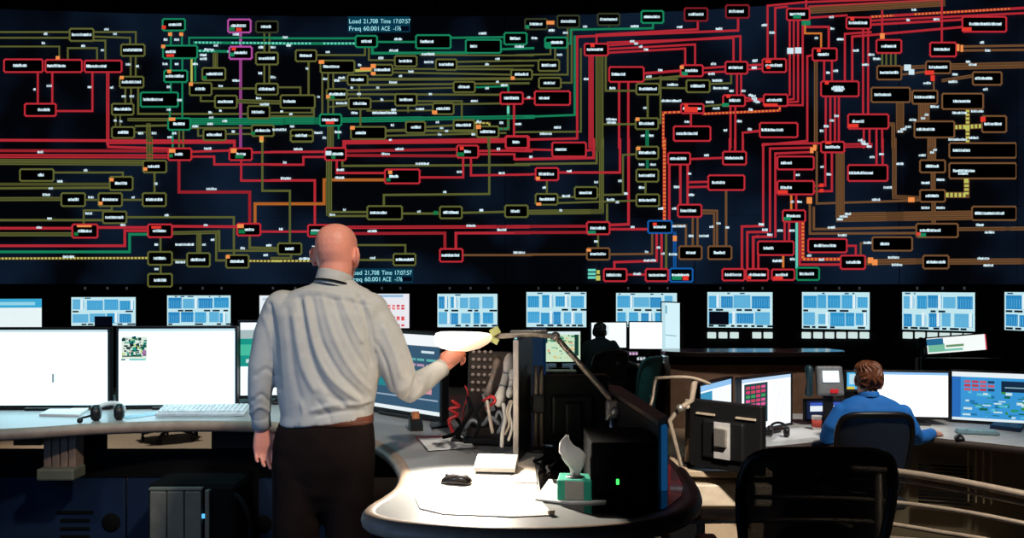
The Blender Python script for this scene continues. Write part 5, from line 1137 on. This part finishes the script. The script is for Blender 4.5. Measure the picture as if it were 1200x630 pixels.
obj('shirt', sh, SHIRT, man, label='pale grey long-sleeved dress shirt')
mb = MB(); n = 32
def tilted(cx, py, r, rd, dz=0., tilt=-.2, dd=0.):
    c = P(cx, py, MD+dd); return [c+V((r*math.cos(a), rd*math.sin(a), tilt*r*math.cos(a)+.03*math.sin(a)*-.6)) for a in [2*PI*j/n for j in range(n)]]
mb.loft([tilted(391.5, 337, .078, .084, tilt=-.2), tilted(392, 330, .0725, .078, tilt=-.2), tilted(393, 321.5, .068, .073, tilt=-.18), tilted(393, 320.5, .067, .071, tilt=-.18), tilted(393, 323, .064, .068, tilt=-.18)], cap=False)
obj('collar', mb, SHIRT, man)
mb = MB(); mb.loft([tilted(391.5, 334.0, .081, .088, tilt=-.15), tilted(391.5, 332.0, .0795, .0865, tilt=-.15), tilted(391.5, 331.8, .07, .076, tilt=-.15)], cap=False); obj('lanyard', mb, MATTE, man, label='thin black lanyard below collar')
for (L, sc_) in ((LA, 1.12), (RA, 1.12)):
    mb = MB(); p, q = L[-1][0], L[-2][0]; ax = (p-q).normalized(); mb.tube([p-ax*.05, p-ax*.02, p+ax*.012, p+ax*.014], [L[-1][1]*1.1, L[-1][1]*1.06, L[-1][1]*1.04, L[-1][1]*.9], n=20); obj('cuff', mb, SHIRT, man)
# trousers, belt, shoes
t_ = MB()
t_.loft([px_ring(488, 331, 435.5, .122, MD), px_ring(502, 325, 438.5, .126, MD, -.004), px_ring(522, 321, 440, .125, MD, -.008), px_ring(545, 322, 437, .115, MD, -.006), px_ring(575, 334, 424, .09, MD, 0), px_ring(600, 354, 404, .05, MD, 0)])
for L in (LL, RL): t_.tube([p for p, r in L], [r for p, r in L], n=20)
tr = fuse(t_, .009, 14)
for v in tr.bm.verts:
    q = v.co; v.co += v.normal*(.006*noise.noise(V((q.x*9, q.y*9, q.z*5)))+.004*math.sin(q.z*60+8*noise.noise(q*5)) * max(0, noise.noise(q*4+V((3, 0, 0)))))
obj('trousers', tr, TROU, man, label='dark charcoal trousers')
mb = MB(); mb.loft([px_ring(494, 336, 437.5, .126, MD), px_ring(484.5, 337, 437, .124, MD), px_ring(484.5, 340, 433, .118, MD), px_ring(494, 340, 433, .118, MD)], cap=False, closed=True); obj('belt', mb, pm('brown_leather', (104, 54, 34), .5), man, label='brown leather belt')
shoe(man, P(345, 0, MD).x, MD, 0, .12); shoe(man, P(406, 0, MD).x, MD, 0, -.15)

TROU.node_tree.nodes['Principled BSDF'].inputs['Specular IOR Level'].default_value = .1
# ---- seated people
def seated(label, d, floor, crown, hx, torso, larm, rarm, skin, shirt, trousers, hair, fw=(0, 1, 0), hsc=1., hands=True, voxel=.008, hairlen=.05, seat=.47, lhand=None, rhand=None):
    cx = (torso[-1][1]+torso[-1][2])/2
    t = thing('person', label, 'person', (P(cx, 0, d).x, d, floor))
    h0 = P(hx, crown, d+.02)-V((0, 0, .2345*hsc)); UPV = (0, .08, 1)
    b = MB(); head(b, h0, fw, UPV, hsc)
    nk = P((torso[0][1]+torso[0][2])/2, torso[0][0], d)
    b.tube([h0+V((0, -.01, .06*hsc)), h0+V((0, -.01, .0)), nk+V((0, 0, -.03))], [.052*hsc, .056*hsc, .066*hsc], n=20)
    b.loft([px_ring(*q, d, shrink=.03) for q in torso])
    for A in (larm, rarm): b.tube([P(*q[:3]) for q in A], [q[3]*(.62 if i_ < len(A)-1 else .74) for i_, q in enumerate(A)], n=14, round_ends=True)
    hipz = floor+seat+.09
    legs = []
    for s in (-1, 1):
        x = P(cx, 0, d).x+s*.1
        legs.append([(V((x, d-.02, hipz)), .085), (V((x+s*.02, d+.2, hipz+.0)), .08), (V((x+s*.04, d+.40, hipz-.02)), .066), (V((x+s*.04, d+.45, hipz-.09)), .064), (V((x+s*.04, d+.43, floor+.3)), .056), (V((x+s*.04, d+.40, floor+.085)), .05)])
    for L in legs: b.tube([p for p, r in L], [r*.78 for p, r in L], n=14, round_ends=True)
    for A, hd in ((larm, lhand), (rarm, rhand)):
        w = P(*A[-1][:3])
        if hd: hand(b, w, *hd)
    obj('body', fuse(b, voxel*.65, 2), skin, t)
    eyes(t, h0, fw, UPV, hsc)
    s = MB(); s.loft([px_ring(*q, d) for q in torso])
    for A in (larm, rarm): s.tube([P(*q[:3]) for q in A], [q[3] for q in A], n=16); s.ball(P(*A[0][:3]), A[0][3]*1.02)
    m = fuse(s, voxel, 4)
    for v in m.bm.verts: v.co += v.normal*(.007*math.sin(v.co.z*38+v.co.x*22+6*noise.noise(v.co*4))*max(0, noise.noise(v.co*5))+.004*noise.noise(v.co*12))
    obj('shirt', m, shirt, t)
    k = MB(); k.loft([px_ring(torso[-1][0]-14/d, torso[-1][1]-.5, torso[-1][2]+.5, torso[-1][3]+.01, d), [V((p.x, p.y, hipz-.06)) for p in px_ring(torso[-1][0], torso[-1][1], torso[-1][2], torso[-1][3]+.02, d)]])
    for L in legs: k.tube([p for p, r in L], [r for p, r in L], n=16)
    obj('trousers', fuse(k, voxel*1.1, 4), trousers, t)
    for L in legs: shoe(t, L[-1][0].x, L[-1][0].y, floor)
    c = MB(); cr = [(0, .07), (.012, .068), (.03, .062), (.034, .058)]
    c.loft([[nk+V((r*math.cos(a), r*1.05*math.sin(a), -.012+z-.012*math.sin(a))) for a in [2*PI*j/24 for j in range(24)]] for z, r in cr], cap=False); obj('collar', c, shirt, t)
    # hair: a cap over the skull, open at the face, longer at the nape
    hm = MB(); prof = [(h, w*(1. if h > hairlen+.02 else .93), f, bb) for h, w, f, bb in HEADP if h >= hairlen]
    front = lambda h: -.012 if h < .125 else (-.012+(h-.125)/.05*.085 if h < .175 else 1.)
    hm.loft(head_rings(h0, fw, UPV, hsc, .011, prof, 36, front))
    hm2 = fuse(hm, .006, 2)
    for v in hm2.bm.verts:
        q = v.co-h0; a = math.atan2(q.x, q.y)
        v.co += v.normal*(.0045*math.sin(a*16+10*noise.noise(q*14))*1.+.006*noise.noise(q*22))
    obj('hair', hm2, hair, t)
    return t
HAIRB = pm('hair_brown', (112, 62, 36), .45, var=.5, scale=60, bump=.4, bscale=120)
HAIRK = pm('hair_black', (14, 14, 18), .5, var=.3, scale=60)
BLUE = pm('shirt_blue', (26, 112, 196), .8, var=.1, scale=10, bump=.1, bscale=300)
BD = 5.62
seated('person seated from behind, short brown hair, bright blue shirt, right hand on desk', BD, LOW, 424.5, 1018,
       [(463, 1003, 1033, .06), (469, 990, 1048, .085), (477, 981, 1059, .105), (490, 976, 1066, .12), (510, 977, 1068, .125), (540, 984, 1063, .125), (566, 990, 1058, .12)],
       [(986, 483, BD, .06), (975, 500, BD, .058), (970, 513, BD+.02, .054), (980, 514, BD+.15, .046), (992, 508, BD+.27, .038)],
       [(1058, 485, BD, .062), (1068, 503, BD+.03, .058), (1074, 513, BD+.08, .052), (1084, 511, BD+.2, .045), (1092, 507, BD+.31, .037)],
       skin_mat('skin_fair', (216, 160, 136)), BLUE, pm('trousers_navy', (20, 22, 34), .85), HAIRB, fw=(.1, 1, -.02), hsc=.97,
       lhand=((.3, 1, -.1), (0, .1, -1), (1, -.3, 0), (.2, .25, .2), 1.), rhand=((.75, .7, -.12), (0, .1, -1), (-.7, .7, 0), (.22, .3, .25), 1.))
KD = 10.5
seated('person seated in far background, black hair, black jacket, before two white monitors', KD, LOW, 379, 703,
       [(396.5, 696, 711, .06), (399.5, 690, 717, .08), (404, 685, 721, .1), (412, 683.5, 722.5, .12), (426, 685, 721, .125), (444, 687, 719, .12)],
       [(688, 404, KD, .06), (683, 416, KD, .056), (684, 424, KD+.05, .05), (692, 425, KD+.2, .044), (700, 424, KD+.33, .036)],
       [(718, 404, KD, .06), (725, 414, KD+.0, .056), (730, 424, KD+.03, .052), (737, 427, KD+.15, .044), (744, 428.5, KD+.27, .036)],
       skin_mat('skin_far', (200, 150, 128)), pm('jacket_black', (20, 34, 38), .85, var=.2), pm('trousers_black', (10, 10, 12), .9), HAIRK, fw=(.25, 1, 0), hsc=.92,
       lhand=((.4, 1, .0), (0, .1, -1), (1, -.3, 0), (.2, .25, .2), 1.), rhand=((.8, .6, 0), (0, .1, -1), (-.7, .7, 0), (.3, .3, .3), 1.))
# ------------------------------------------------------------------ camera and light
cam = bpy.data.cameras.new('camera'); co = bpy.data.objects.new('camera', cam); COL.objects.link(co)
co.location = (0, 0, EYE); co.rotation_euler = (PI/2, 0, 0)
cam.sensor_width = 36; cam.lens = F/1200*36; cam.shift_y = (HY-315)/1200; cam.clip_start = .05; cam.clip_end = 60
SC.camera = co
SC.view_settings.view_transform = 'Standard'; SC.view_settings.look = 'None'
w = bpy.data.worlds.new('world'); SC.world = w; w.use_nodes = True
w.node_tree.nodes['Background'].inputs['Color'].default_value = (.5, .65, 1, 1); w.node_tree.nodes['Background'].inputs['Strength'].default_value = .006
def aim(o, p): o.rotation_euler = (V(p)-o.location).to_track_quat('-Z', 'Y').to_euler()
def spot(name, loc, to, power, deg, c, blend=.5, r=.1):
    l = bpy.data.lights.new(name, 'SPOT'); l.energy = power; l.spot_size = math.radians(deg); l.spot_blend = blend; l.color = c; l.shadow_soft_size = r
    o = bpy.data.objects.new(name, l); COL.objects.link(o); o.location = loc; aim(o, to); return o
def area(name, loc, to, power, sx, sy, c):
    l = bpy.data.lights.new(name, 'AREA'); l.energy = power; l.shape = 'RECTANGLE'; l.size = sx; l.size_y = sy; l.color = c
    o = bpy.data.objects.new(name, l); COL.objects.link(o); o.location = loc; aim(o, to); return o
spot('ceiling_spot_on_man', (1.3, .6, 4.4), (-.72, 3.35, 1.45), 720, 24, (1, .92, .82), .7, .15)
spot('fill_spot_cool', (-2.6, .9, 4.4), (-.85, 3.35, 1.3), 95, 24, (.8, .92, 1), .7, .2)  # unseen cool fill added for the left side of the man
spot('lamp_bulb', P(545, 425, LD-.08), PZ(540, 580, DESK), 100, 90, (1, .9, .77), .7, .04)
spot('fill_spot_left_desk', (-2.0, 4.2, 4.6), (-2.1, 4.6, .78), 220, 44, (.35, .85, 1), .7, .2)  # unseen fill added to brighten the left worktop below the screens
spot('fill_spot_left_front', (-2.2, 1.4, 3.6), (-2.2, 4.4, .7), 110, 40, (1, .9, .8), .7, .2)  # unseen fill added to lift the front edge of the left wing
spot('fill_spot_peninsula', (-.4, 1.6, 4.0), (-.35, 3.3, .8), 110, 20, (1, .95, .9), .8, .2)  # general fill added over the rounded desk end, no fixture there
spot('fill_spot_tissues', (.5, 1.4, 3.6), (.185, 2.8, .83), 130, 4.6, (1, .95, .9), .6, .05)  # narrow unseen spot added only to light the tissue box
spot('fill_spot_chair_side', (3.3, 3.0, 4.8), (2.45, 5.75, .6), 900, 32, (1, .96, .9), .8, .2)  # unseen fill added to brighten the seated man and his chair
spot('fill_spot_side_desk', (1.25, 1.9, 3.4), (1.18, 4.9, .4), 1400, 15, (1, .9, .78), .7, .1)  # unseen fill added because the beige desk stayed dark
spot('fill_spot_railing', (2.8, .9, 4.2), (1.95, 3.1, .65), 900, 24, (1, .9, .78), .8, .2)  # unseen fill added to lift the dim rails
spot('floor_spot_far', (-3.6, 9.5, 5.5), (-3.9, 9.7, -.3), 800, 40, (1, .95, .85), .8, .2)
spot('floor_spot_left', (-5.6, 8.2, 5.5), (-5.4, 8.6, -.3), 600, 30, (1, .8, .65), .8, .2)
spot('background_seat_spot', (.6, 7.6, 4.2), (1.1, 10.5, .75), 110, 14, (.75, 1, 1), .8, .2)  # unseen cool spot added to lift the far person out of silhouette
spot('green_chair_spot', (1.2, 6.5, 4.5), (1.45, 8.95, .5), 160, 12, (.8, 1, 1), .8, .2)
spot('low_console_spot', (3.0, 7.6, 4.8), (3.0, 10.6, .2), 700, 30, (1, .82, .68), .9, .2)  # unseen warm spot added to bring out the brown console base
area('blue_fill_low', (-1.8, 2.4, 1.2), (-1.7, 4.6, .2), 6, 1.6, .4, (.25, .5, 1))
area('blue_fill_pedestal', (-.9, 2.0, .5), (-.2, 3., .4), 1.5, .5, .3, (.25, .5, 1))
